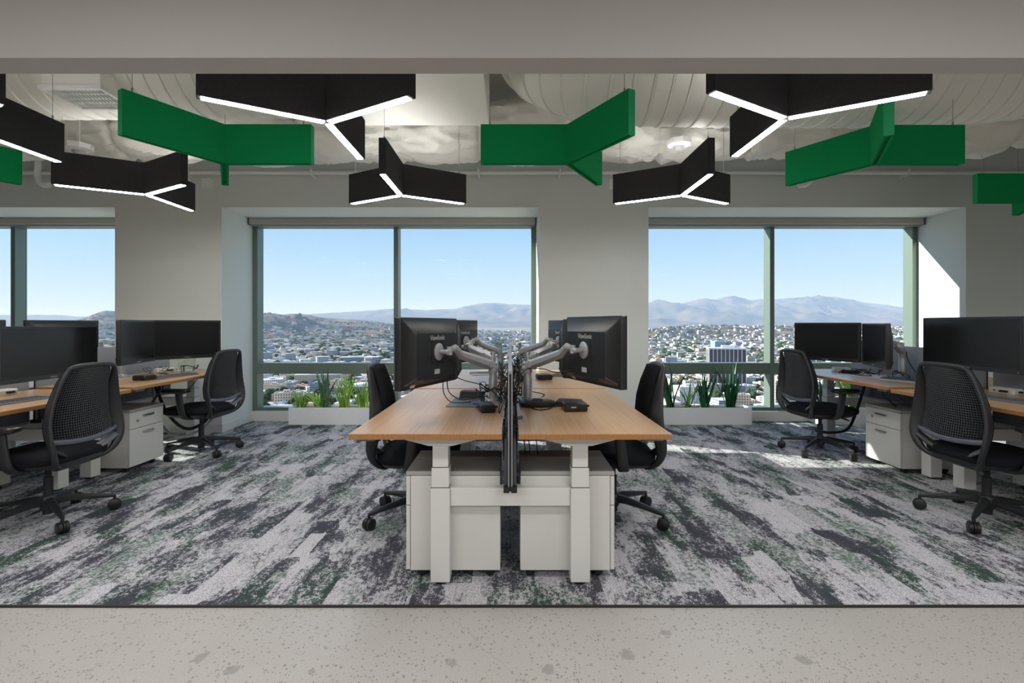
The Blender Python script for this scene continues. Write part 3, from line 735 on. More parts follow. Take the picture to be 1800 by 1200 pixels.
# fronts facing -x: left end seen from front is the far one for screens on the -x side
mon((-0.566, 2.33), (-0.315, 2.95), 1.262, 'black monitor back nearest the corridor, turned to the left row, on the middle desk', True)
mon((-0.345, 3.02), (-0.50, 3.52), 1.255, 'black monitor hidden behind the nearest left-turned one of the middle desk', True)
mon((-0.560, 3.86), (-0.298, 4.44), 1.262, 'black monitor back peeking out past the nearest left-turned monitor', True)
mon((0.568, 2.33), (0.335, 2.95), 1.270, 'black monitor back nearest the corridor, turned to the right row, on the middle desk', False)
mon((0.345, 3.02), (0.50, 3.52), 1.258, 'black monitor hidden behind the nearest right-turned one of the middle desk', False)
mon((0.58, 3.90), (0.355, 4.46), 1.262, 'black monitor back partly covered by the nearest right-turned monitor, before the middle pier', False)
mon((2.945, 3.80), (3.16, 4.38), 1.234, 'narrow-looking black monitor turned in beside the wider one, right row by the sunlit reveal', True)
mon((3.165, 4.42), (2.855, 4.90), 1.241, 'black monitor seen square on behind the far chair of the right row, before the window', True)
mon((-3.06, 3.83), (-3.19, 4.36), 1.262, 'narrow-looking black monitor turned in beside the pier monitor, left row', False)
mon((-3.25, 4.40), (-2.87, 4.86), 1.264, 'black monitor seen square on before the pale pier, left row', False)
mon((3.13, 2.98), (3.22, 3.79), 1.277, 'ultrawide black monitor cut by the frame, above the nearest chair of the right row', True, True)
mon((-3.13, 2.98), (-3.22, 3.79), 1.214, 'ultrawide black monitor cut by the frame, above the nearest chair of the left row', False, True)
mon((-4.12, 4.02), (-3.92, 4.78), 1.262, 'black monitor back just above the divider of the left row, right of the ultrawide strip', True)
mon((-4.28, 3.1), (-4.05, 3.95), 1.262, 'ultrawide monitor of the far side of the left row, only its top strip in view', True, True)

# ================================================================== monitor arms
def monitor_arm(px, py, zt, mons, label, ztop=1.055):
    t = thing('monitor_stand', label, 'monitor arm', (px, py, zt), 0, 'grey monitor arms clamped to the desks')
    b = MB(); b.rstack([(0, 0.11, 0.085, 0.02), (0.012, 0.11, 0.085, 0.02), (0.018, 0.07, 0.07, 0.02), (0.03, 0.06, 0.06, 0.029)]); obj('clamp_base', b, M['arm_grey'], t, smooth=35)
    p = MB(); p.lathe([(0.0165, 0.0), (0.0165, ztop - zt - 0.002), (0.014, ztop - zt)], 20); obj('pole', p, M['chrome'], t, smooth=40)
    c = MB(); c.lathe([(0.027, 0.02), (0.027, 0.155), (0.024, 0.16), (0.024, 0.19), (0.029, 0.192), (0.029, 0.225), (0.022, 0.23)], 20); obj('collar', c, M['arm_grey'], t, smooth=40)
    for i, mi in enumerate(mons):
        mid, ang, zc = MONS[mi]
        nb = Vector((-math.sin(ang), math.cos(ang), 0))      # back normal of the monitor (+Y local)
        mp = Vector((mid.x, mid.y, zc)) + nb * 0.059 - Vector((px, py, zt))
        z0 = 0.235 + 0.045 * i
        k0 = Vector((0, 0, z0)); d = (mp - k0); d.z = 0; dn = d.normalized()
        k1 = k0 + dn * 0.035 + Vector((0, 0, 0.0)); wr = mp + nb * 0.055; k2 = wr - dn * 0.02; k2.z = mp.z + 0.005
        st = k0 + dn * 0.055 + Vector((0, 0, 0.012))
        a = MB(); a.ribbon([k0, k0 + dn * 0.02 + Vector((0, 0, 0.006)), st], [(0.046, 0.055), (0.046, 0.06), (0.044, 0.062)], up=(0, 0, 1))
        pts = [st, st.lerp(k2, 0.25), st.lerp(k2, 0.75), k2 - dn * 0.045 + Vector((0, 0, 0.012)), k2 + Vector((0, 0, 0.004))]
        a.ribbon(pts, [(0.046, 0.060), (0.046, 0.058), (0.042, 0.048), (0.038, 0.042), (0.030, 0.026)], up=(0, 0, 1))
        ao = obj('arm', a, M['arm_grey'], t, smooth=35)
        sd_ = dn.cross(Vector((0, 0, 1)))
        for s in (-1, 1):
            j = MB(); mt = Matrix.Translation(st + sd_ * s * 0.0235) ; q = [st + sd_ * s * 0.022, st + sd_ * s * 0.0275]; j.tube(q, 0.021, 16); obj('joint_cover', j, M['arm_grey'], ao, smooth=40)
        wv = MB(); wv.tube([k2, wr + Vector((0, 0, 0)), mp + nb * 0.012], [0.014, 0.014, 0.011], 12); wv.tube([k2 + Vector((0, 0, -0.022)), k2 + Vector((0, 0, 0.022))], 0.015, 12); obj('wrist', wv, M['arm_grey'], ao, smooth=40)
        pl = MB(); pl.tube([mp + nb * 0.001, mp + nb * 0.008, mp + nb * 0.011], [0.046, 0.046, 0.042], 28); obj('mount_plate', pl, M['arm_grey'], ao, smooth=40)
    return t
monitor_arm(-0.108, 3.06, 0.735, (0, 1), 'grey two-armed monitor arm on the middle desk, nearest pole turned to the left row')
monitor_arm(0.108, 3.06, 0.735, (3, 4), 'grey two-armed monitor arm on the middle desk, nearest pole turned to the right row')
monitor_arm(-0.09, 4.50, 0.738, (2,), 'grey monitor arm on the farther middle desk, pole on the side of the left row', 1.058)
monitor_arm(0.09, 4.50, 0.737, (5,), 'grey monitor arm on the farther middle desk, pole on the side of the right row', 1.058)
monitor_arm(3.54, 4.42, 0.744, (6, 7), 'beige-grey monitor arm behind the two angled monitors of the right row', 1.06)
monitor_arm(-3.53, 4.45, 0.744, (8, 9), 'grey monitor arm behind the two angled monitors of the left row', 1.06)
monitor_arm(3.56, 3.30, 0.731, (10,), 'grey arm hidden behind the ultrawide monitor of the right row', 1.04)
monitor_arm(-3.56, 3.25, 0.731, (11,), 'grey arm hidden behind the ultrawide monitor of the left row', 1.03)
monitor_arm(-3.80, 4.55, 0.735, (12,), 'grey monitor arm with a round plate on the far side of the left row divider', 1.06)

# ================================================================== office chairs
def chair():
    """front faces +Y"""
    t = thing('office_chair', None, 'chair')
    # five-star base
    hub = MB(); hub.lathe([(0.030, 0.07), (0.040, 0.085), (0.046, 0.12), (0.040, 0.150), (0.030, 0.16)], 20); base = obj('base_hub', hub, M['chair_frame'], t, smooth=40)
    for k in range(5):
        a = R(72 * k + 18); d = Vector((math.cos(a), math.sin(a), 0))
        lg = MB(); lg.ribbon([d * 0.02 + Vector((0, 0, 0.125)), d * 0.08 + Vector((0, 0, 0.127)), d * 0.19 + Vector((0, 0, 0.112)), d * 0.29 + Vector((0, 0, 0.096)), d * 0.325 + Vector((0, 0, 0.090))],
                            [(0.050, 0.050), (0.046, 0.046), (0.036, 0.034), (0.028, 0.024), (0.020, 0.020)], up=(0, 0, 1), rnd=0.3)
        lo = obj('base_leg', lg, M['chair_frame'], t, smooth=40)
        c = MB(); p = d * 0.322; ax = Vector((-d.y, d.x, 0)); ca = a + R(35 * math.sin(k * 2.3)); ax = Vector((-math.sin(ca), math.cos(ca), 0))
        for s in (-1, 1):
            q = [p + ax * s * w_ + Vector((0, 0, 0.034)) for w_ in (0.005, 0.008, 0.024, 0.028)]; c.tube(q, [0.027, 0.034, 0.034, 0.027], 18)
        c.tube([p + Vector((0, 0, 0.03)), p + Vector((0, 0, 0.092))], 0.009, 8); f_ = Vector((ax.y, -ax.x, 0))
        c.tube([p + ax * -0.004 + Vector((0, 0, 0.034)), p + ax * 0.004 + Vector((0, 0, 0.034))], 0.037, 18)
        obj('caster', c, M['black_plastic'], lo, smooth=40)
    ps_ = MB(); ps_.lathe([(0.028, 0.045), (0.028, 0.155), (0.024, 0.16), (0.024, 0.27), (0.016, 0.272), (0.016, 0.36)], 18); obj('gas_post', ps_, M['matte_black'], t, smooth=40)
    me = MB(); me.rstack([(0.325, 0.10, 0.16, 0.03), (0.340, 0.16, 0.24, 0.04), (0.370, 0.20, 0.30, 0.04)]); obj('tilt_mechanism', me, M['matte_black'], t, smooth=35)
    # seat
    sh = MB(); sh.rstack([(0.360, 0.36, 0.36, 0.09), (0.375, 0.44, 0.44, 0.11), (0.395, 0.475, 0.475, 0.12, 0, 0.01)], 7); obj('seat_shell', sh, M['chair_frame'], t, smooth=40)
    se = MB(); se.rstack([(0.393, 0.470, 0.470, 0.12, 0, 0.01), (0.405, 0.492, 0.492, 0.13, 0, 0.012), (0.427, 0.496, 0.498, 0.13, 0, 0.012), (0.443, 0.478, 0.478, 0.125, 0, 0.012), (0.452, 0.42, 0.42, 0.11, 0, 0.010), (0.455, 0.30, 0.30, 0.09, 0, 0.005)], 8)
    obj('seat', se, M['chair_fabric'], t, smooth=60)
    lv = MB(); lv.tube([(0.16, 0.06, 0.365), (0.24, 0.07, 0.36), (0.27, 0.075, 0.353)], [0.006, 0.009, 0.006], 8); obj('lever', lv, M['chair_frame'], t, smooth=40)
    # back profile: y as a function of z
    zm = lambda z: 0.345 + 1.055 * (z - 0.41)
    prof = [(0.41, -0.160), (0.44, -0.215), (0.49, -0.250), (0.55, -0.250), (0.62, -0.232), (0.70, -0.218), (0.80, -0.224), (0.90, -0.246), (1.00, -0.282)]
    def py(z):
        for (a, ya), (b, yb) in zip(prof, prof[1:]):
            if z <= b: k = (z - a) / (b - a); k = max(0, k); return ya + (yb - ya) * k
        return prof[-1][1]
    def hwid(z):                      # half width of the frame loop
        T = [(0.41, 0.10), (0.44, 0.185), (0.50, 0.228), (0.58, 0.243), (0.66, 0.244), (0.80, 0.222), (0.92, 0.192), (0.985, 0.170)]
        for (a, xa), (b, xb) in zip(T, T[1:]):
            if z <= b: k = max(0, (z - a) / (b - a)); return xa + (xb - xa) * k
        return T[-1][1]
    left = []
    zs = [0.44, 0.48, 0.53, 0.58, 0.64, 0.70, 0.78, 0.86, 0.93, 0.972]
    pts = []; wh = []; upf = []
    def addp(x, z, w_, d_):
        pts.append((x, py(z), zm(z))); wh.append((w_, d_)); a, b = py(z - 0.01), py(z + 0.01); n = Vector((0, -(0.02), b - a)).normalized(); upf.append(Vector((0, n.y, n.z)) + Vector((0.55 * (1 if x > 0 else -1) * min(1, abs(x) / 0.15) * (1 if 0.46 < z < 0.95 else 0.4), 0, 0)))
    SW = {0.44: (0.040, 0.030), 0.48: (0.034, 0.044), 0.53: (0.028, 0.060), 0.58: (0.025, 0.074), 0.64: (0.024, 0.082), 0.70: (0.024, 0.082), 0.78: (0.024, 0.074), 0.86: (0.024, 0.060), 0.93: (0.024, 0.044), 0.972: (0.026, 0.030)}
    for z in zs: addp(hwid(z), z, *SW[z])
    for x, z in ((0.158, 0.990), (0.138, 0.998), (0.07, 1.002), (0.0, 1.003), (-0.07, 1.002), (-0.138, 0.998), (-0.158, 0.990)): addp(x, z, 0.030, 0.024)
    for z in reversed(zs): addp(-hwid(z), z, *SW[z])
    for x in (-0.14, -0.07, 0.0, 0.07, 0.14): addp(x, 0.422, 0.044, 0.026)
    P = pts; fr = MB(); 
    fr.ribbon(P, wh, closed=True, upf=upf, rnd=0.3)
    bf = obj('back_frame', fr, M['chair_frame'], t, smooth=55)
    sb = bf.modifiers.new('subdivision', 'SUBSURF'); sb.levels = 1; sb.render_levels = 1
    # web and cushion surface
    def surf(off):
        def f(u, v):
            z = 0.605 + (1.003 - 0.605) * v; hwz = hwid(min(z, 0.985)) - (0.012 if z < 0.98 else 0.02); x = (u * 2 - 1) * hwz
            low = 0.022 * (1 - v) ** 3 * (1 - (2 * u - 1) ** 2)
            return (x, py(z) - off + 0.004 - 0.030 * (1 - (2 * u - 1) ** 2) + 0.016, zm(z - low) - 0.01)
        return f
    g_ = MB(); g_.grid(surf(0.0), 30, 30); wo_ = obj('back_web', g_, M['chair_web'], t, fix=False)
    wf = wo_.modifiers.new('wire', 'WIREFRAME'); wf.thickness = 0.0055; wf.use_replace = True; wf.use_even_offset = False
    g_ = MB(); g_.grid(surf(-0.016), 10, 12); bc = obj('back_fabric', g_, M['chair_fabric'], t, smooth=80, fix=False)
    so = bc.modifiers.new('solid', 'SOLIDIFY'); so.thickness = 0.012; so.offset = 0
    # lumbar bar and lower straps
    lb = MB(); n = 14; q = [((2 * i / n - 1) * 0.236, py(0.60) + 0.004 - 0.034 * (1 - (2 * i / n - 1) ** 2), zm(0.602) - 0.010 - 0.024 * (1 - (2 * i / n - 1) ** 2)) for i in range(n + 1)]
    lb.ribbon(q, (0.012, 0.030), up=(0, 0, 1)); obj('lumbar_bar', lb, M['chair_sheen_grey'], t, smooth=50)
    for s in (-1, 1):
        st = MB(); st.ribbon([(s * 0.225, py(0.54) + 0.01, zm(0.55)), (s * 0.15, -0.225, 0.452), (s * 0.07, -0.19, 0.410), (s * 0.05, -0.13, 0.38)], (0.045, 0.016), up=(0, -0.6, 0.8)); obj('back_support', st, M['chair_sheen_grey'] if s > 0 else M['chair_frame'], t, smooth=50)
        # arm: post and pad
        ar = MB(); ar.ribbon(smooth_path([(s * 0.13, -0.02, 0.395), (s * 0.22, -0.02, 0.398), (s * 0.268, -0.02, 0.43), (s * 0.282, -0.012, 0.52), (s * 0.284, 0.0, 0.645)], 3), (0.060, 0.026), up=(0, 1, 0), rnd=0.3) if False else ar.ribbon(
            smooth_path([(s * 0.13, -0.03, 0.360), (s * 0.215, -0.03, 0.363), (s * 0.262, -0.025, 0.390), (s * 0.280, -0.012, 0.465), (s * 0.284, 0.005, 0.605)], 3), (0.024, 0.062), up=(0, 1, 0), rnd=0.3)
        ao = obj('arm_post', ar, M['chair_frame'], t, smooth=45)
        pd = MB(); pd.rstack([(0.600, 0.060, 0.17, 0.025, s * 0.280, 0.03), (0.612, 0.088, 0.245, 0.035, s * 0.276, 0.035), (0.630, 0.092, 0.25, 0.036, s * 0.276, 0.035), (0.638, 0.078, 0.235, 0.03, s * 0.276, 0.035)], 6)
        obj('arm_pad', pd, M['black_plastic'], t, smooth=50)
    return t
CH = chair(); GC = 'black office chairs'
cs = [((-2.88, 3.05), 90, 0, 'black mesh-back office chair nearest the corridor in the left row, its back to the aisle'),
      ((-2.94, 4.655), 86, 0, 'black office chair before the pale pier, in the left row, armrest in view'),
      ((-0.58, 3.10), -86, 0, 'black office chair tucked at the middle desk, half hidden by the left-turned monitor'),
      ((0.65, 3.10), 86, 0, 'black office chair at the middle desk, its fabric back rising before the middle pier window'),
      ((2.95, 4.66), -86, 0, 'black office chair in the right row by the sunlit reveal, turned towards the screens'),
      ((2.97, 3.05), -90, 0, 'black mesh-back office chair nearest the corridor in the right row, its back to the aisle')]
for i, (p, a, _b, lab) in enumerate(cs):
    if i: o = dup(CH, (*p, 0.006), R(a), lab, GC)
    else: o = CH; CH.location = (*p, 0.006); CH.rotation_euler = (0, 0, R(a)); CH['label'] = lab; CH['group'] = GC
    want = {0: 36, 1: 36, 2: 144, 3: 36, 4: 144, 5: 144}[i]       # swivel of the star base on the floor
    for c in o.children:
        if c.name.startswith('base_leg'): c.rotation_euler = (0, 0, R(want - a - 18))

# ================================================================== things on the desks
def item(name, label, cat, loc, rz=0, group=None): return thing(name, label, cat, loc, R(rz), group)
def keyboard(loc, rz, label, w=0.43, d=0.13):
    t = item('keyboard', label, 'keyboard', loc, rz, 'keyboards on the desks')
    obj('tray', bx(-w / 2, w / 2, -d / 2, d / 2, 0.0, 0.012), M['pad_slate'], t, bevel=0.003)
    k = MB()
    for j in range(5):
        for i in range(15): k.box(-w / 2 + 0.012 + i * (w - 0.024) / 15, -w / 2 + 0.008 + (i + 1) * (w - 0.024) / 15, -d / 2 + 0.010 + j * 0.022, -d / 2 + 0.028 + j * 0.022, 0.012, 0.017)
    obj('keys', k, M['key_grey'], t)
    return t
def brick(name, label, cat, loc, rz, size, m='black_plastic', mark=False, group=None):
    t = item(name, label, cat, loc, rz, group); a, b, c = size
    s = MB(); s.rstack([(0, a - 0.01, b - 0.01, 0.008), (0.006, a, b, 0.012), (c - 0.008, a, b, 0.012), (c, a - 0.014, b - 0.014, 0.01)]); obj('case', s, M[m], t, smooth=40)
    if mark: obj('sticker', bx(-0.03, 0.0, -b / 2 - 0.001, -b / 2 + 0.0005, c * 0.45, c * 0.6), M['sticker'], t)
    p = MB(); p.tube([(a / 2, 0, c / 2), (a / 2 + 0.02, 0, c / 2)], 0.007, 8); obj('plug', p, M['matte_black'], t)
    return t
Z = 0.735
t = item('laptop_dock', 'flat black dock plate with a boxy top, on the middle desk near the left-turned screen', 'dock', (-0.275, 3.06, Z), -4)
d_ = MB(); d_.prism([(-0.10, 0), (0.10, 0), (0.10, 0.014), (-0.10, 0.008)], -0.16, 0.13); obj('plate', d_, M['pad_slate'], t, bevel=0.003)
d_ = MB(); d_.rstack([(0.012, 0.16, 0.11, 0.015, 0.01, 0.19), (0.05, 0.15, 0.10, 0.015, 0.01, 0.19)]); obj('dock_box', d_, M['black_plastic'], t, smooth=40)
obj('front_feet', bx(-0.07, 0.08, 0.14, 0.24, 0.0, 0.0125), M['matte_black'], t)
obj('blue_connector', bx(0.06, 0.095, -0.14, -0.11, 0.014, 0.027), M['blue_plug'], t, bevel=0.003)
brick('power_adapter', 'rounded black power adapter beside the divider, below the left-turned screen', 'power adapter', (-0.135, 2.78, Z), 12, (0.085, 0.14, 0.045), group='black power adapters')
brick('power_adapter', 'boxy black power adapter with a small white tick mark, on the middle desk', 'power adapter', (0.365, 2.80, Z), 6, (0.135, 0.11, 0.05), mark=True, group='black power adapters')
brick('power_adapter', 'black power adapter lying right behind the marked one on the middle desk', 'power adapter', (0.355, 2.955, Z), -16, (0.15, 0.10, 0.038), group='black power adapters')
t = item('docking_station', 'flat rounded black docking station at the foot of the right-hand pole on the middle desk', 'dock', (0.165, 2.95, Z), 4)
s = MB(); s.rstack([(0, 0.20, 0.12, 0.04), (0.008, 0.215, 0.135, 0.045), (0.026, 0.215, 0.135, 0.045), (0.034, 0.17, 0.10, 0.035)], 6); obj('case', s, M['black_plastic'], t, smooth=45)
s = MB(); s.tube([(0.0, 0.0, 0.033), (0.0, 0.0, 0.037)], [0.035, 0.033], 20); obj('button', s, M['matte_black'], t, smooth=40)
brick('power_adapter', 'small black power adapter on the farther middle desk, beside the right-hand pole', 'power adapter', (0.30, 4.36, 0.737), 8, (0.13, 0.14, 0.045), group='black power adapters')
t = item('headset_box', 'dark low box on the farther middle desk by the divider', 'box', (0.125, 4.22, 0.737), 5)
obj('case', bx(-0.045, 0.045, -0.05, 0.05, 0, 0.035), M['black_plastic'], t, bevel=0.008); obj('lid', bx(-0.042, 0.042, -0.047, 0.047, 0.036, 0.042), M['matte_black'], t, bevel=0.002)
keyboard((0.50, 4.75, 0.737), 70, 'keyboard on the farther middle desk, behind the right-turned screens')
t = item('laptop_stand', 'thin grey stand lying on the farther middle desk, left side', 'stand', (-0.28, 4.75, 0.738), 20)
obj('plate', bx(-0.10, 0.10, -0.07, 0.07, 0.0, 0.006), M['arm_grey'], t, bevel=0.002); obj('ridge', bx(-0.10, 0.10, 0.06, 0.07, 0.006, 0.022), M['arm_grey'], t, bevel=0.002)
keyboard((-3.16, 3.08, 0.731), 82, 'slate keyboard cut by the frame, on the left row desk nearest the corridor')
keyboard((3.22, 3.20, 0.731), -84, 'dark keyboard cut by the frame, on the right row desk nearest the corridor')
keyboard((-3.11, 4.52, 0.744), 78, 'dark keyboard on the left row desk before the pier monitor')
keyboard((3.38, 4.22, 0.744), -70, 'dark keyboard lying on the white sheet, right row by the sunlit reveal', 0.30, 0.10)
for loc, lab, rz in (((-3.545, 3.40, 0.731), 'small white dock box with a black plug under the left row ultrawide screen', 84), ((3.545, 3.50, 0.731), 'small white dock box with a black plug under the right row ultrawide screen', -84), ((-3.48, 4.93, 0.744), 'white dock box behind the keyboard before the pier, left row', 60)):
    b = brick('dock_box', lab, 'dock', loc, rz, (0.17, 0.085, 0.042), 'device_white', group='white dock boxes')
    q = MB(); yy = -0.043 if loc[0] > 0 else -0.043; q.box(0.0, 0.05, yy - 0.018, yy, 0.014, 0.028); obj('black_plug', q, M['matte_black'], b, bevel=0.003)
    obj('port', bx(-0.05, -0.035, -0.0435, -0.042, 0.018, 0.026), M['matte_black'], b)
brick('speaker_box', 'dark grey rectangular box beside the keyboard, left row desk before the pier', 'box', (-3.17, 4.24, 0.744), 80, (0.12, 0.13, 0.042))
t = item('acrylic_sign', 'small pale green upright acrylic card on the left row desk by the pier', 'sign holder', (-3.36, 5.08, 0.744), 8)
obj('card', bx(-0.085, 0.085, -0.003, 0.003, 0.01, 0.15), M['acrylic_green'], t); obj('stand', bx(-0.09, 0.09, -0.03, 0.03, 0.0, 0.01), M['trim_white'], t, bevel=0.002)
for loc, rz, lab, sz in (((3.35, 4.63, 0.744), -64, 'white sheet of paper under the pole, right row desk beside the sunlit reveal', (0.42, 0.30)), ((3.40, 4.16, 0.744), -70, 'blue-edged white sheet at the keyboard, right row desk', (0.40, 0.24))):
    tag(obj('paper_sheet', bx(-sz[0] / 2, sz[0] / 2, -sz[1] / 2, sz[1] / 2, 0, 0.002), M['paper'], loc=loc), lab, 'paper', 'papers on the right row desk').rotation_euler = (0, 0, R(rz))
brick('power_adapter', 'black power adapter on the white sheet at the window end of the right row desk', 'power adapter', (3.32, 4.78, 0.746), -30, (0.15, 0.07, 0.035), group='black power adapters')
t = item('sealed_box', 'white box with a clear lid at the window end of the right row desk', 'box', (3.38, 5.0, 0.744), -20)
obj('case', bx(-0.07, 0.07, -0.05, 0.05, 0, 0.035), M['device_white'], t, bevel=0.004); obj('lid', bx(-0.065, 0.065, -0.045, 0.045, 0.036, 0.041), M['paper'], t)

# ---------------- cables
def cable(label, pts, r=0.003, m='matte_black', group='loose black cables on the desks', name='cable'):
    mb = MB(); mb.tube(smooth_path(pts, 7), r, 6); return tag(obj(name, mb, M[m], smooth=60), label, 'cable', group)
cable('black cable running from the left-turned monitor back over to the divider', [(-0.37, 2.83, 0.95), (-0.27, 2.86, 0.90), (-0.17, 2.95, 0.86), (-0.09, 3.0, 0.80), (-0.055, 2.92, 0.76)])
cable('black cable hanging from the left-turned monitor down to the dock plate', [(-0.375, 2.72, 0.92), (-0.375, 2.76, 0.84), (-0.35, 2.86, 0.775), (-0.30, 2.93, 0.757), (-0.24, 2.98, 0.755)])
cable('second black cable hanging beside the first from the left-turned monitor', [(-0.355, 2.74, 0.92), (-0.35, 2.80, 0.84), (-0.30, 2.92, 0.78), (-0.24, 3.06, 0.762), (-0.20, 3.14, 0.765)])
cable('black cable curling off the marked power adapter towards the pole', [(0.31, 2.86, 0.755), (0.25, 2.92, 0.745), (0.27, 3.06, 0.742), (0.20, 3.18, 0.742), (0.12, 3.17, 0.745), (0.07, 3.12, 0.76)])
cable('thin black cable looping in front of the docking station', [(0.11, 2.88, 0.742), (0.16, 2.80, 0.738), (0.22, 2.83, 0.738), (0.26, 2.90, 0.742), (0.28, 2.93, 0.75)])
cable('short black cable with a small plug standing off the right-hand pole', [(0.14, 3.10, 0.80), (0.18, 3.12, 0.79), (0.22, 3.18, 0.77), (0.21, 3.24, 0.745)])
cable('black cable from under the right-turned monitor arm along to the pole', [(0.36, 2.86, 0.97), (0.28, 2.92, 0.94), (0.20, 2.98, 0.955), (0.10, 3.02, 0.95), (0.055, 2.98, 0.90)])
cable('thick black cable hanging down the divider beside the right-hand pole', [(0.06, 3.02, 0.97), (0.05, 2.90, 0.90), (0.030, 2.75, 0.82), (0.032, 2.66, 0.74), (0.034, 2.60, 0.66)], 0.005)
def tangle(label, boxes, n, seed, m='matte_black'):
    rnd = random.Random(seed); mb = MB()
    for _ in range(n):
        x0, x1, y0, y1, z0, z1 = boxes; pts = []
        k = rnd.randint(5, 8)
        p = Vector((rnd.uniform(x0, x1), rnd.uniform(y0, y1), rnd.uniform(z0, z1)))
        for _j in range(k):
            p = p + Vector((rnd.uniform(-0.06, 0.06), rnd.uniform(-0.10, 0.10), rnd.uniform(-0.09, 0.09)))
            p.x = min(x1, max(x0, p.x)); p.y = min(y1, max(y0, p.y)); p.z = min(z1, max(z0, p.z)); pts.append(p.copy())
        mb.tube(smooth_path(pts, 6), rnd.choice((0.0022, 0.003, 0.0036)), 5)
    return tag(obj('cable_tangle', mb, M[m], smooth=60), label, 'cable tangle', 'cable tangles', 'stuff')
tangle('tangle of black cables around the nearest pole on the left-row side of the divider', (-0.20, -0.035, 2.85, 3.25, 0.741, 0.84), 17, 3)
tangle('tangle of black cables hanging along the divider, left-row side', (-0.060, -0.017, 2.50, 3.40, 0.742, 0.93), 9, 4)
tangle('black cables hanging along the divider behind the docking station', (0.017, 0.060, 2.50, 3.50, 0.742, 0.95), 11, 5)
tangle('tangle of black cables round the farther right-hand pole', (0.02, 0.13, 4.2, 4.6, 0.75, 0.96), 12, 6)
tangle('tangle of black cables round the farther left-hand pole', (-0.10, -0.02, 4.2, 4.6, 0.75, 0.92), 8, 8)
tangle('cables dropped into the channel between the middle worktops, left side', (-0.033, -0.015, 2.28, 3.6, 0.61, 0.75), 10, 9)
tangle('cables dropped into the channel between the middle worktops, right side', (0.015, 0.033, 2.28, 3.6, 0.61, 0.75), 10, 10)
tangle('cables and plugs under the two angled screens of the left row', (-3.55, -3.25, 4.7, 5.1, 0.75, 0.80), 7, 11)
tangle('cables and plugs under the two angled screens of the right row', (3.25, 3.55, 4.35, 4.95, 0.749, 0.80), 8, 12)
cable('black cable looping under the left row desk above the drawer unit', [(-3.15, 4.45, 0.70), (-3.12, 4.40, 0.63), (-3.10, 4.52, 0.585), (-3.12, 4.75, 0.60), (-3.15, 4.95, 0.70)], 0.004, group='cables hanging under the side desks')
cable('black cable hanging straight under the left row desk edge', [(-3.12, 4.35, 0.70), (-3.11, 4.33, 0.62), (-3.15, 4.30, 0.54)], 0.010, group='cables hanging under the side desks')
cable('black cable looping under the right row desk above the drawer unit', [(3.14, 4.0, 0.70), (3.16, 3.95, 0.62), (3.20, 3.82, 0.585), (3.22, 3.66, 0.61), (3.24, 3.55, 0.69)], 0.004, group='cables hanging under the side desks')
cable('short black cable hanging beside the right row drawer unit', [(3.12, 4.12, 0.71), (3.14, 4.10, 0.62), (3.22, 4.08, 0.54)], 0.006, group='cables hanging under the side desks')
cable('pair of cables hanging behind the right row monitor arm', [(3.56, 4.40, 0.98), (3.50, 4.30, 0.90), (3.50, 4.2, 0.80), (3.54, 4.1, 0.76)], 0.004, group='cables hanging under the side desks')
cable('big grey cable hose looping to the floor under the left row desk', [(-3.62, 4.95, 0.60), (-3.45, 4.80, 0.30), (-3.25, 4.75, 0.14), (-3.10, 4.9, 0.17), (-3.05, 5.1, 0.30)], 0.012, 'hose_grey', 'cable hoses under the side desks', 'cable_hose')
cable('black cable hose looping behind the grey one under the left row desk', [(-3.62, 4.98, 0.62), (-3.42, 4.88, 0.34), (-3.24, 4.90, 0.18), (-3.10, 5.0, 0.26), (-3.08, 5.1, 0.50)], 0.016, 'matte_black', 'cable hoses under the side desks', 'cable_hose')
cable('black cable hose curving under the seat of the right row chair by the reveal', [(3.62, 5.0, 0.60), (3.58, 5.05, 0.35), (3.45, 5.0, 0.16), (3.28, 5.0, 0.12), (3.12, 5.0, 0.14)], 0.014, 'matte_black', 'cable hoses under the side desks', 'cable_hose')
cable('coil of black cables under the middle worktop by the divider', [(-0.20, 2.62, 0.70), (-0.16, 2.62, 0.655), (-0.11, 2.62, 0.645), (-0.06, 2.62, 0.66), (-0.045, 2.62, 0.70)], 0.010, group='cables hanging under the middle desk')
for i, x in enumerate((0.06, 0.085, 0.125)):
    cable(('thin black cable hanging nearest the divider under the right-hand worktop', 'thin black cable hanging between two others under the right-hand worktop', 'thin black cable hanging farthest from the divider under the right-hand worktop')[i], [(x, 2.60, 0.705), (x + 0.012, 2.6, 0.62), (x + 0.02, 2.6, 0.54)], 0.003, group='cables hanging under the middle desk')
# wall outlets
for x, y, z, ax, lab in ((-3.268, 5.72, 0.46, 'x', 'white wall outlet on the pier reveal behind the left row chair'),):
    t = thing('wall_outlet', lab, 'outlet', (x + 0.001, y, z))
    obj('cover', bx(0, 0.006, -0.037, 0.037, -0.06, 0.06), M['device_white'], t, bevel=0.002); obj('sockets', bx(0.006, 0.008, -0.017, 0.017, -0.035, 0.035), M['paper'], t)

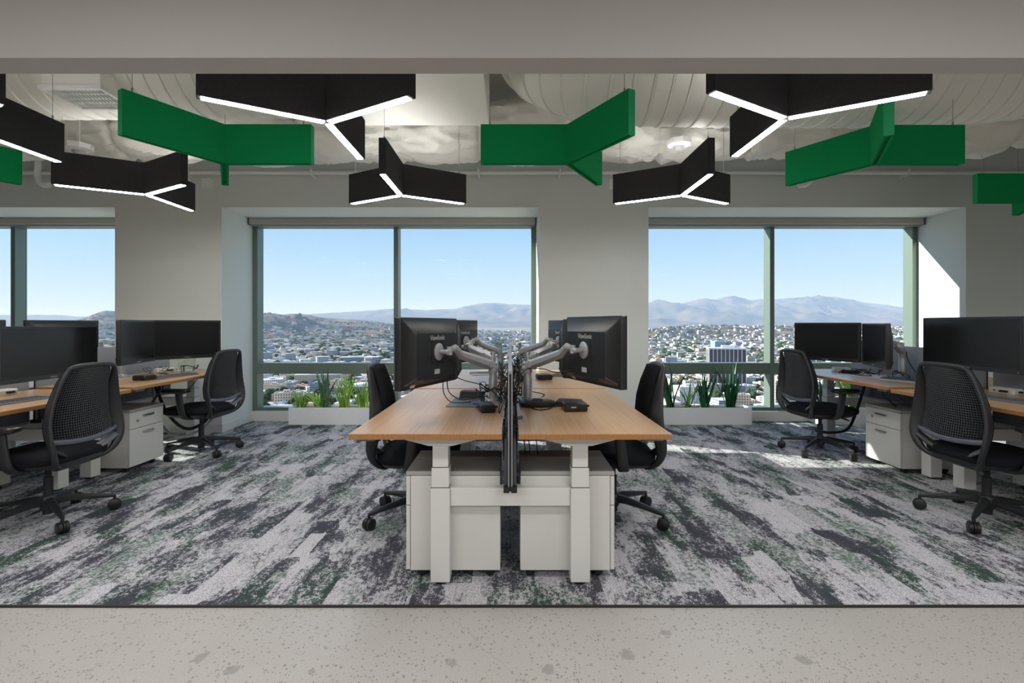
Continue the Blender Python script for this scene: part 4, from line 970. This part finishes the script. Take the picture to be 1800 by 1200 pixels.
# ================================================================== planters
def leaf(mb, x, y, z, az, h, w_, lean, curl, mi=None):
    n = 7; d = Vector((math.cos(az), math.sin(az), 0)); s = Vector((-d.y, d.x, 0)); L = []; Rr = []; Ce = []
    for i in range(n + 1):
        k = i / n; c = Vector((x, y, z)) + d * (lean * k + curl * k * k) * h + Vector((0, 0, h * (k - 0.35 * abs(curl) * k ** 3)))
        ww = w_ * (0.55 + 0.9 * k - 1.45 * k ** 2.2) if i < n else 0.0005; ww = max(ww, 0.0005)
        tw = s * math.cos(k * 0.8) + d * math.sin(k * 0.8)
        L.append(c - tw * ww); Rr.append(c + tw * ww); Ce.append(c - d * ww * 0.35)
    inn = [[c_ + (l_ - c_) * 0.72 for l_, c_ in zip(L, Ce)], [c_ + (r_ - c_) * 0.72 for r_, c_ in zip(Rr, Ce)]]
    cols = [L, inn[0], Ce, inn[1], Rr]; b = [p for c_ in cols for p in c_]; m1 = n + 1
    for q in range(4):
        mb.m = 1 if q in (0, 3) else 0
        mb.add([cols[q][i] for i in range(m1)] + [cols[q + 1][i] for i in range(m1)], [(i, i + 1, m1 + i + 1, m1 + i) for i in range(n)])
def planter(x0, x1, label, clumps, mats, seed):
    y0, y1, zt = 5.93, 6.14, 0.208; xc = (x0 + x1) / 2; hw = (x1 - x0) / 2; yc = (y0 + y1) / 2; hy = (y1 - y0) / 2
    t = thing('planter_box', label, 'planter', (xc, yc, 0.006), 0, 'white planter boxes at the windows')
    m_ = MB(); k = 0.012
    m_.box(-hw, hw, -hy, -hy + k, 0, zt); m_.box(-hw, hw, hy - k, hy, 0, zt); m_.box(-hw, -hw + k, -hy + k, hy - k, 0, zt); m_.box(hw - k, hw, -hy + k, hy - k, 0, zt)
    obj('box', m_, M['planter_white'], t, bevel=0.002)
    obj('soil', bx(-hw + k, hw - k, -hy + k, hy - k, 0.0, zt - 0.025), M['soil'], t)
    rnd = random.Random(seed)
    for (fx, n, h, lab, spread, mt) in clumps:
        mb = MB()
        for i in range(int(n * 1.5)):
            az = rnd.uniform(0, 2 * math.pi); az = az if rnd.random() < 0.3 else rnd.choice((0, math.pi)) + rnd.uniform(-0.7, 0.7)
            leaf(mb, rnd.uniform(-0.05, 0.05), rnd.uniform(-0.03, 0.03), 0, az, h * rnd.uniform(0.55, 1.0), rnd.uniform(0.022, 0.034), rnd.uniform(0.02, spread), rnd.uniform(-0.05, spread * 0.7))
        tag(obj('snake_plant', mb, list(mt), smooth=80, loc=(x0 + fx * (x1 - x0), yc, 0.006 + zt - 0.03), fix=False), lab, 'plant', 'snake plants in the window planters')
LD, LE, LP, LL = M['leaf_dark'], M['leaf_edge'], M['leaf_pale'], M['leaf_light']
planter(-2.69, -1.66, 'long white planter box with yellow-edged leaves under the window left of the middle pier',
        [(0.10, 8, 0.27, 'low yellow-edged snake plant at the pier end of the first planter', 0.5, (LL, LE)), (0.33, 9, 0.30, 'spreading yellow-edged snake plant with arching leaves', 0.9, (LL, LE)), (0.42, 6, 0.55, 'tall thin dark leaves rising above the spreading snake plant', 0.35, (LP, LD)), (0.62, 12, 0.46, 'tallest yellow-edged snake plant clump of the first planter', 0.35, (LL, LE)), (0.85, 11, 0.42, 'yellow-edged snake plant clump at the chair end of the first planter', 0.35, (LL, LE))], (), 5)
planter(1.84, 2.93, 'white planter box with dark upright leaves under the window right of the middle pier',
        [(0.13, 10, 0.66, 'dark snake plant with one arching leaf, at the pier end of the second planter', 0.35, (LD, LP)), (0.33, 6, 0.40, 'thin light green sprigs between two dark clumps', 0.5, (LL, LP)), (0.52, 16, 0.50, 'dense dark green snake plant in the centre of the second planter', 0.28, (LD, LD)), (0.80, 16, 0.66, 'dark green snake plant with the tallest pointed leaf, second planter', 0.26, (LD, LD))], (), 9)
planter(3.75, 4.85, 'white planter box seen in the gap under the right row desk',
        [(0.12, 12, 0.50, 'green snake plant seen under the right row desk, beside the chair back', 0.3, (LD, LL)), (0.42, 12, 0.52, 'green snake plant seen under the right row desk, above the chair armrest', 0.3, (LL, LE)), (0.75, 10, 0.5, 'green snake plant at the reveal end of the third planter', 0.3, (LD, LL))], (), 12)
# ================================================================== the city and mountains outside
GZ = -120.0
struct('ground', bx(-60000, 60000, 150, 60000, GZ - 5, GZ), M['city_ground'])
def interp(T, x):
    if x <= T[0][0]: return T[0][1]
    for (a, ya), (b, yb) in zip(T, T[1:]):
        if x <= b: return ya + (yb - ya) * (x - a) / (b - a)
    return T[-1][1]
HILLS = []
def ridge(label, y_ridge, y_foot, prof, m, n_u, n_v, rough, seed, xr, power=1.15):
    """prof: (bearing tan, ridge height in metres above the office floor)"""
    mb = MB(); X0, X1 = xr
    def f(u, v):
        tx = X0 + (X1 - X0) * u; Y = y_foot + (y_ridge - y_foot) * v; X = tx * Y
        top = interp(prof, tx) - GZ
        k = v ** power
        nz = noise.hetero_terrain(Vector((X / rough, Y / rough * 0.8, seed)), 0.9, 2.1, 6, 0.7)
        g = 1 - 2 * abs(noise.noise(Vector((X / (rough * 0.30), Y / (rough * 1.0), seed + 5))))
        g2 = 1 - 2 * abs(noise.noise(Vector((X / (rough * 0.12), Y / (rough * 0.4), seed + 9))))
        h = top * k * (1 + (0.30 * (g - 0.5) + 0.14 * (g2 - 0.5)) * (1 - v * 0.88)) + (nz - 0.9) * top * 0.35 * v * (1 - v) * 2.2
        return (X, Y, GZ + max(-3, h))
    HILLS.append((y_foot, y_ridge, X0, X1, f)); mb.grid(f, n_u, n_v)
    n1 = n_u + 1; base = len(mb.v) - n1                       # back slope
    last = mb.v[-n1:]; back = [(x * 1.1, y * 1.1, GZ - 20) for x, y, z in last]
    mb.add(list(last) + back, [(i, i + 1, n1 + i + 1, n1 + i) for i in range(n_u)])
    o = obj('mountain_range', mb, M[m], smooth=180, fix=False); return tag(o, label, 'mountain', 'hills and mountains beyond the city')
def T(lst, D):            # (bearing tan, height) table for a ridge at distance D
    return [((x - 897) / 860, (569 - y) * D / 860) for x, y in lst]
ridge('distant blue mountain range along the whole horizon', 24000, 15000,
      T([(-100, 552), (60, 554), (130, 556), (300, 558), (440, 553), (466, 552), (520, 553), (560, 551), (600, 549), (640, 546), (690, 543), (750, 545), (800, 542), (830, 536), (855, 532), (880, 532.5), (900, 535), (940, 536), (1050, 540), (1100, 536), (1140, 532), (1162, 528), (1176, 531), (1200, 533), (1222, 528), (1240, 524), (1262, 526), (1275, 522), (1287, 519), (1300, 523), (1320, 527), (1345, 526), (1370, 526), (1400, 523), (1440, 521.5), (1475, 523), (1500, 528), (1530, 533), (1560, 536), (1590, 541), (1640, 548), (1900, 556)], 24000), 'mountain', 420, 60, 1900, 3.1, (-1.25, 1.25))
ridge('nearer brown hills with houses climbing them, behind the first planter', 8200, 2600,
      T([(-200, 575), (40, 573), (120, 566), (150, 558), (172, 549), (185, 546), (200, 547), (230, 553), (300, 558), (420, 553), (470, 550), (500, 552), (515, 551), (540, 553), (560, 557), (590, 560), (610, 561), (640, 563), (670, 566), (700, 571), (730, 578), (900, 582)], 8200), 'hill', 300, 60, 800, 7.7, (-1.3, 0.0), 1.75)
ridge('low wooded hill band behind the houses in the window by the sunlit reveal', 5200, 3600,
      T([(980, 600), (1100, 584), (1140, 577), (1200, 573), (1260, 572), (1320, 573), (1400, 572), (1500, 574), (1600, 575), (1700, 585)], 5200), 'hill', 160, 30, 500, 12.7, (0.10, 0.95), 1.3)

# houses, blocks and trees: real sizes, scattered over the plain
def gable(w_, d, h, rf):
    mb = MB(); mb.box(-w_ / 2, w_ / 2, -d / 2, d / 2, 0, h)
    a = [(-w_ / 2 - .4, -d / 2 - .4, h), (w_ / 2 + .4, -d / 2 - .4, h), (w_ / 2 + .4, d / 2 + .4, h), (-w_ / 2 - .4, d / 2 + .4, h), (-w_ / 2 * 0.6, 0, h + rf), (w_ / 2 * 0.6, 0, h + rf)]
    mb.add(a, [(0, 1, 5, 4), (1, 2, 5), (2, 3, 4, 5), (3, 0, 4)]); return mb
def flat(w_, d, h):
    mb = MB(); mb.box(-w_ / 2, w_ / 2, -d / 2, d / 2, 0, h); mb.box(-w_ / 2, w_ / 2, -d / 2, -d / 2 + .5, h, h + 1); mb.box(-w_ / 2, -w_ / 2 + .5, -d / 2, d / 2, h, h + 1); mb.box(w_ / 2 - .5, w_ / 2, -d / 2, d / 2, h, h + 1); mb.box(-w_ / 2, w_ / 2, d / 2 - .5, d / 2, h, h + 1)
    mb.box(-w_ * .2, w_ * .05, -d * .1, d * .2, h, h + 3); mb.box(w_ * .15, w_ * .3, -d * .3, -d * .1, h, h + 2); return mb
KIND = [('house', 'small white house with a hipped roof', gable(14, 11, 5, 2.5), 'house_white', 'house'),
        ('house', 'small house with a terracotta roof', gable(15, 12, 5, 3), 'house_tile', 'house'),
        ('apartment_block', 'white flat-roofed apartment block', flat(26, 16, 10), 'facade_white', 'building'),
        ('apartment_block', 'cream flat-roofed apartment block', flat(30, 15, 13), 'facade_cream', 'building'),
        ('apartment_block', 'pink stucco apartment block', flat(22, 16, 9), 'facade_pink', 'building'),
        ('warehouse', 'long low white-roofed warehouse', flat(48, 26, 7), 'facade_white', 'building'),
        ('office_block', 'grey mid-rise office block', flat(26, 20, 22), 'facade_grey', 'building')]
KME = [k[2].mesh(k[0], M[k[3]]) for k in KIND]
WT = [30, 14, 22, 11, 10, 8, 5]
tree_me = []
for i in range(4):
    import bmesh
    b = bmesh.new(); rnd = random.Random(i)
    for j in range(3 + i % 2):
        q = bmesh.ops.create_icosphere(b, subdivisions=2, radius=rnd.uniform(3.2, 4.6))
        off = Vector((rnd.uniform(-3, 3), rnd.uniform(-3, 3), rnd.uniform(4.5, 7.5)))
        for v in q['verts']: v.co = v.co * (1 + 0.22 * noise.noise(v.co * 0.6 + Vector((i, j, 0)))) + off
    c_ = bmesh.ops.create_cone(b, segments=6, radius1=0.5, radius2=0.35, depth=6, cap_ends=True)
    for v in c_['verts']: v.co.z += 2.9
    me = bpy.data.meshes.new('tree'); b.to_mesh(me); b.free(); me.materials.append(M['tree_olive' if i == 1 else 'tree_green']); tree_me.append(me)
rnd = random.Random(21)
HILL = None
def ground_at(x, y):
    z = GZ
    for yf, yr, X0, X1, f in HILLS[1:]:
        v = (y - yf) / (yr - yf); u = (x / y - X0) / (X1 - X0)
        if 0 <= v <= 1 and 0 <= u <= 1: z = max(z, f(u, v)[2])
    return z
# special buildings first (kept clear)
def bearing(px): return (px - 897) / 860
special = []
def clear(x, y, r=0):
    return all((x - a) ** 2 + (y - b) ** 2 > (c + r) ** 2 for a, b, c in special)
# striped tower
D = 940; tx = bearing(1284) * D
t = thing('striped_tower', 'dark office tower with white vertical stripes and a white rooftop, behind the second planter', 'building', (tx, D + 20, GZ), R(-14)); special.append((tx, D + 20, 62))
TW, TD, TH_ = 66, 34, 72
obj('tower_wall', bx(-TW / 2, TW / 2, -TD / 2, TD / 2, 0, TH_), M['tower_dark'], t)
for k in range(10):
    x = -TW / 2 + k * TW / 9; obj('white_fin', bx(x - 0.55, x + 0.55, -TD / 2 - 1.2, -TD / 2 + 0.2, 0, TH_ + 0.2), M['tower_white'], t)
for k in range(5):
    y = -TD / 2 + k * TD / 4; obj('white_fin', bx(-TW / 2 - 1.0, -TW / 2 + 0.1, y - 0.55, y + 0.55, 0, TH_ + 0.2), M['tower_white'], t)
obj('roof_slab', bx(-TW / 2 - 1.2, TW / 2 + 1.2, -TD / 2 - 1.4, TD / 2 + 1.2, TH_, TH_ + 2.6), M['tower_white'], t)
obj('plant_room', bx(-8, 16, -6, 8, TH_ + 2.6, TH_ + 7), M['tower_white'], t); obj('plant_room', bx(18, 26, -4, 6, TH_ + 2.6, TH_ + 5), M['tower_white'], t)
def block(name, label, px, D_, w_, d_, h, m, rz, cat='building', grp=None):
    x = bearing(px) * D_; special.append((x, D_, max(w_, d_) * 0.62))
    t_ = thing(name, label, cat, (x, D_, GZ), R(rz), grp)
    obj('block', bx(-w_ / 2, w_ / 2, -d_ / 2, d_ / 2, 0, h), M[m], t_)
    obj('parapet', bx(-w_ / 2 - .4, w_ / 2 + .4, -d_ / 2 - .4, d_ / 2 + .4, h, h + 1.2), M['tower_white'], t_)
    obj('roof_unit', bx(-w_ * .2, w_ * .1, -d_ * .15, d_ * .2, h + 1.2, h + 4), M['tower_white'], t_)
    return t_
block('office_block', 'broad blank white block just below the striped tower, left of its foot', 1213, 745, 46, 24, 26, 'house_white', 8)
block('office_block', 'blue-grey office block above the striped tower roof', 1262, 2300, 62, 30, 40, 'facade_blue', 20)
block('apartment_block', 'white low block with square windows below the first dark snake plant', 1168, 735, 30, 22, 14, 'facade_white', -6)
block('apartment_block', 'large cream hillside building standing out in the window left of the middle pier', 620, 2650, 72, 30, 34, 'facade_cream', -15)
block('apartment_block', 'row of ochre apartment fronts below the window transom, above the tallest snake plant', 560, 980, 88, 18, 20, 'facade_cream', 6)
block('office_block', 'long grey and white roofed hall right above the window transom', 632, 1580, 120, 30, 14, 'facade_grey', 4)
block('office_block', 'white corner building at the frame of the window left of the middle pier, lower pane', 480, 890, 32, 24, 20, 'facade_white', 25)
block('apartment_block', 'beige building seen in the narrow lower pane between mullion and right row chair', 1385, 700, 44, 22, 40, 'facade_cream', -4)
x = bearing(637) * 830; special.append((x, 850, 30))
t = thing('domed_hall', 'dark blue hall with a curved white roof behind the snake plants', 'building', (x, 850, GZ), R(18))
obj('hall_wall', bx(-22, 22, -14, 14, 0, 14), M['dome_blue'], t)
mb = MB(); mb.loft([[Vector((23 * math.cos(a), yy, 14 + 5 * math.sin(a))) for a in [math.pi * k / 12 for k in range(13)]] for yy in (-15, 15)]); obj('roof', mb, M['tower_white'], t, smooth=40)

cand = []; occ = {}
def free(x, y, r):
    k0, k1 = int(x // 60), int(y // 60)
    for i in (-1, 0, 1):
        for j in (-1, 0, 1):
            for a, b, c in occ.get((k0 + i, k1 + j), ()):
                if (x - a) ** 2 + (y - b) ** 2 < (r + c) ** 2: return False
    return True
def take(x, y, r): occ.setdefault((int(x // 60), int(y // 60)), []).append((x, y, r))
RAD = [9, 9.5, 15, 17, 13.5, 27, 16]
def rot2(a): return math.cos(a), math.sin(a)
for _ in range(17000):
    y = math.exp(rnd.uniform(math.log(640), math.log(8500))); tn = rnd.uniform(-1.0, 0.87); x = tn * y
    gz = ground_at(x, y); py_ = 569 + (1.2 - gz) * 860 / y; px_ = 897 + 860 * tn
    if not clear(x, y, 12): continue
    if gz > GZ + 25 and rnd.random() < (gz - GZ - 25) / 190: continue
    k = rnd.choices(range(7), WT)[0]
    if y < 1000 and k in (0, 1) and rnd.random() < 0.4: k = rnd.choice((2, 3, 4))
    s = rnd.uniform(0.8, 1.25) * (1.15 if y > 2500 else 1.0)
    if y < 2500:
        if not free(x, y, RAD[k] * s): continue
        take(x, y, RAD[k] * s)
    cand.append((x, y, k, s, R(rnd.choice((0, 12, -14, 30, 78, 90)) + rnd.uniform(-4, 4)), px_, py_, gz))
# hill heights for houses standing on the slopes
def in_view(px_, py_):
    inx = 466 < px_ < 690 or 1142 < px_ < 1345 or 1360 < px_ < 1398 or (700 < px_ < 936 and py_ < 640) or (1358 < px_ < 1600 and py_ < 625) or (808 < px_ < 936)
    iny = py_ < 637 or 656 < py_ < 716
    return inx and iny
def where(px_, py_):
    if px_ < 950: return 'lower pane behind the first planter' if py_ > 645 else ('upper pane above the first planter' if px_ < 697 else 'pane before the middle pier')
    return 'lower pane behind the second planter' if py_ > 645 else ('upper pane above the second planter' if px_ < 1350 else 'pane beside the sunlit reveal')
vis = sorted([c for c in cand if in_view(c[5], c[6])], key=lambda c: c[1])
chosen = set(id(c) for c in vis[:300])
for c in cand:
    if id(c) in chosen:
        n_, lab, _m, _f, cat = KIND[c[2]]
        o = link(n_, KME[c[2]]); o.location = (c[0], c[1], c[7]); o.rotation_euler = (0, 0, c[4]); o.scale = (c[3], c[3], c[3] * 1.05)
        wh_ = where(c[5], c[6]); tag(o, lab + ', ' + wh_, cat, ['small houses with pale roofs', 'small houses with terracotta roofs', 'white apartment blocks', 'cream apartment blocks', 'pink apartment blocks', 'long white-roofed warehouses', 'grey mid-rise office blocks'][c[2]] + ', ' + wh_)
far = MB(); mlist = [M['house_white'], M['house_tile'], M['facade_white'], M['facade_cream'], M['facade_pink'], M['facade_grey']]
DIM = [(14, 11, 6), (15, 12, 6.5), (26, 16, 10), (30, 15, 13), (22, 16, 9), (48, 26, 7), (26, 20, 20)]; MI = [0, 1, 2, 3, 4, 2, 5]
for c in cand:
    if id(c) in chosen: continue
    w_, d_, h_ = [q * c[3] for q in DIM[c[2]]]; far.m = MI[c[2]]; far.obox((c[0], c[1], c[7] - 3 + h_ / 2), (w_, d_, h_ + 6), Matrix.Rotation(c[4], 3, 'Z'))
tag(obj('distant_buildings', far, mlist, fix=False), 'countless pale houses and blocks filling the city out to the hills', 'buildings', None, 'stuff')
# trees
tc_ = []
for _ in range(15000):
    y = math.exp(rnd.uniform(math.log(630), math.log(7600))); tn = rnd.uniform(-1.0, 0.87); x = tn * y
    if noise.noise(Vector((x / 160, y / 200, 3))) < -0.18 + 0.1 * rnd.random(): continue
    if not clear(x, y, -4): continue
    if y < 2500 and not free(x, y, 4): continue
    gz = ground_at(x, y); tc_.append((x, y, rnd.randrange(4), rnd.uniform(0.7, 1.5) * (1.0 if y < 1500 else 1.35 if y < 2600 else 2.1), rnd.uniform(0, 6.3), 897 + 860 * tn, 569 + (1.2 - gz) * 860 / y, gz))
visT = sorted([c for c in tc_ if in_view(c[5], c[6])], key=lambda c: c[1]); chT = set(id(c) for c in visT[:300])
ft = MB()
ico = [(0, 0, 1), (.894, 0, .447), (.276, .851, .447), (-.724, .526, .447), (-.724, -.526, .447), (.276, -.851, .447), (.724, .526, -.447), (-.276, .851, -.447), (-.894, 0, -.447), (-.276, -.851, -.447), (.724, -.526, -.447), (0, 0, -1)]
icf = [(0, 1, 2), (0, 2, 3), (0, 3, 4), (0, 4, 5), (0, 5, 1), (1, 6, 2), (2, 7, 3), (3, 8, 4), (4, 9, 5), (5, 10, 1), (6, 7, 2), (7, 8, 3), (8, 9, 4), (9, 10, 5), (10, 6, 1), (11, 7, 6), (11, 8, 7), (11, 9, 8), (11, 10, 9), (11, 6, 10)]
for c in tc_:
    if id(c) in chT:
        o = link('tree', tree_me[c[2]]); o.location = (c[0], c[1], c[7]); o.rotation_euler = (0, 0, c[4]); o.scale = (c[3],) * 3
        wh_ = where(c[5], c[6]); k_ = 'olive' if c[2] == 1 else 'dark'; tag(o, k_ + ' green city tree, ' + wh_, 'tree', k_ + ' green trees, ' + wh_)
    else:
        ft.m = 1 if c[2] == 1 else 0; k = 5.2 * c[3]; ft.add([(c[0] + a * k * 1.25, c[1] + b * k * 1.25, c[7] + 3.2 * c[3] + d * k * (1 if c[1] < 2600 else 0.6)) for a, b, d in ico], icf)
tag(obj('distant_trees', ft, [M['tree_green'], M['tree_olive']], fix=False), 'dark tree crowns spread between the far houses of the city', 'trees', None, 'stuff')

# haze lying over the city: one thin even volume of air
hz = bpy.data.materials.new('city_haze'); hz.use_nodes = True; n = hz.node_tree; n.nodes.clear()
o_ = n.nodes.new('ShaderNodeOutputMaterial'); v_ = n.nodes.new('ShaderNodeVolumeScatter'); v_.inputs['Color'].default_value = (0.42, 0.56, 0.85, 1)
v_.inputs['Density'].default_value = 1 / 16000; v_.inputs['Anisotropy'].default_value = 0.0; n.links.new(v_.outputs[0], o_.inputs['Volume'])
h = obj('haze', bx(-45000, 45000, 500, 45000, GZ - 100, 1000), hz); tag(h, 'pale blue haze over the far city and mountains', 'haze', None, 'stuff')
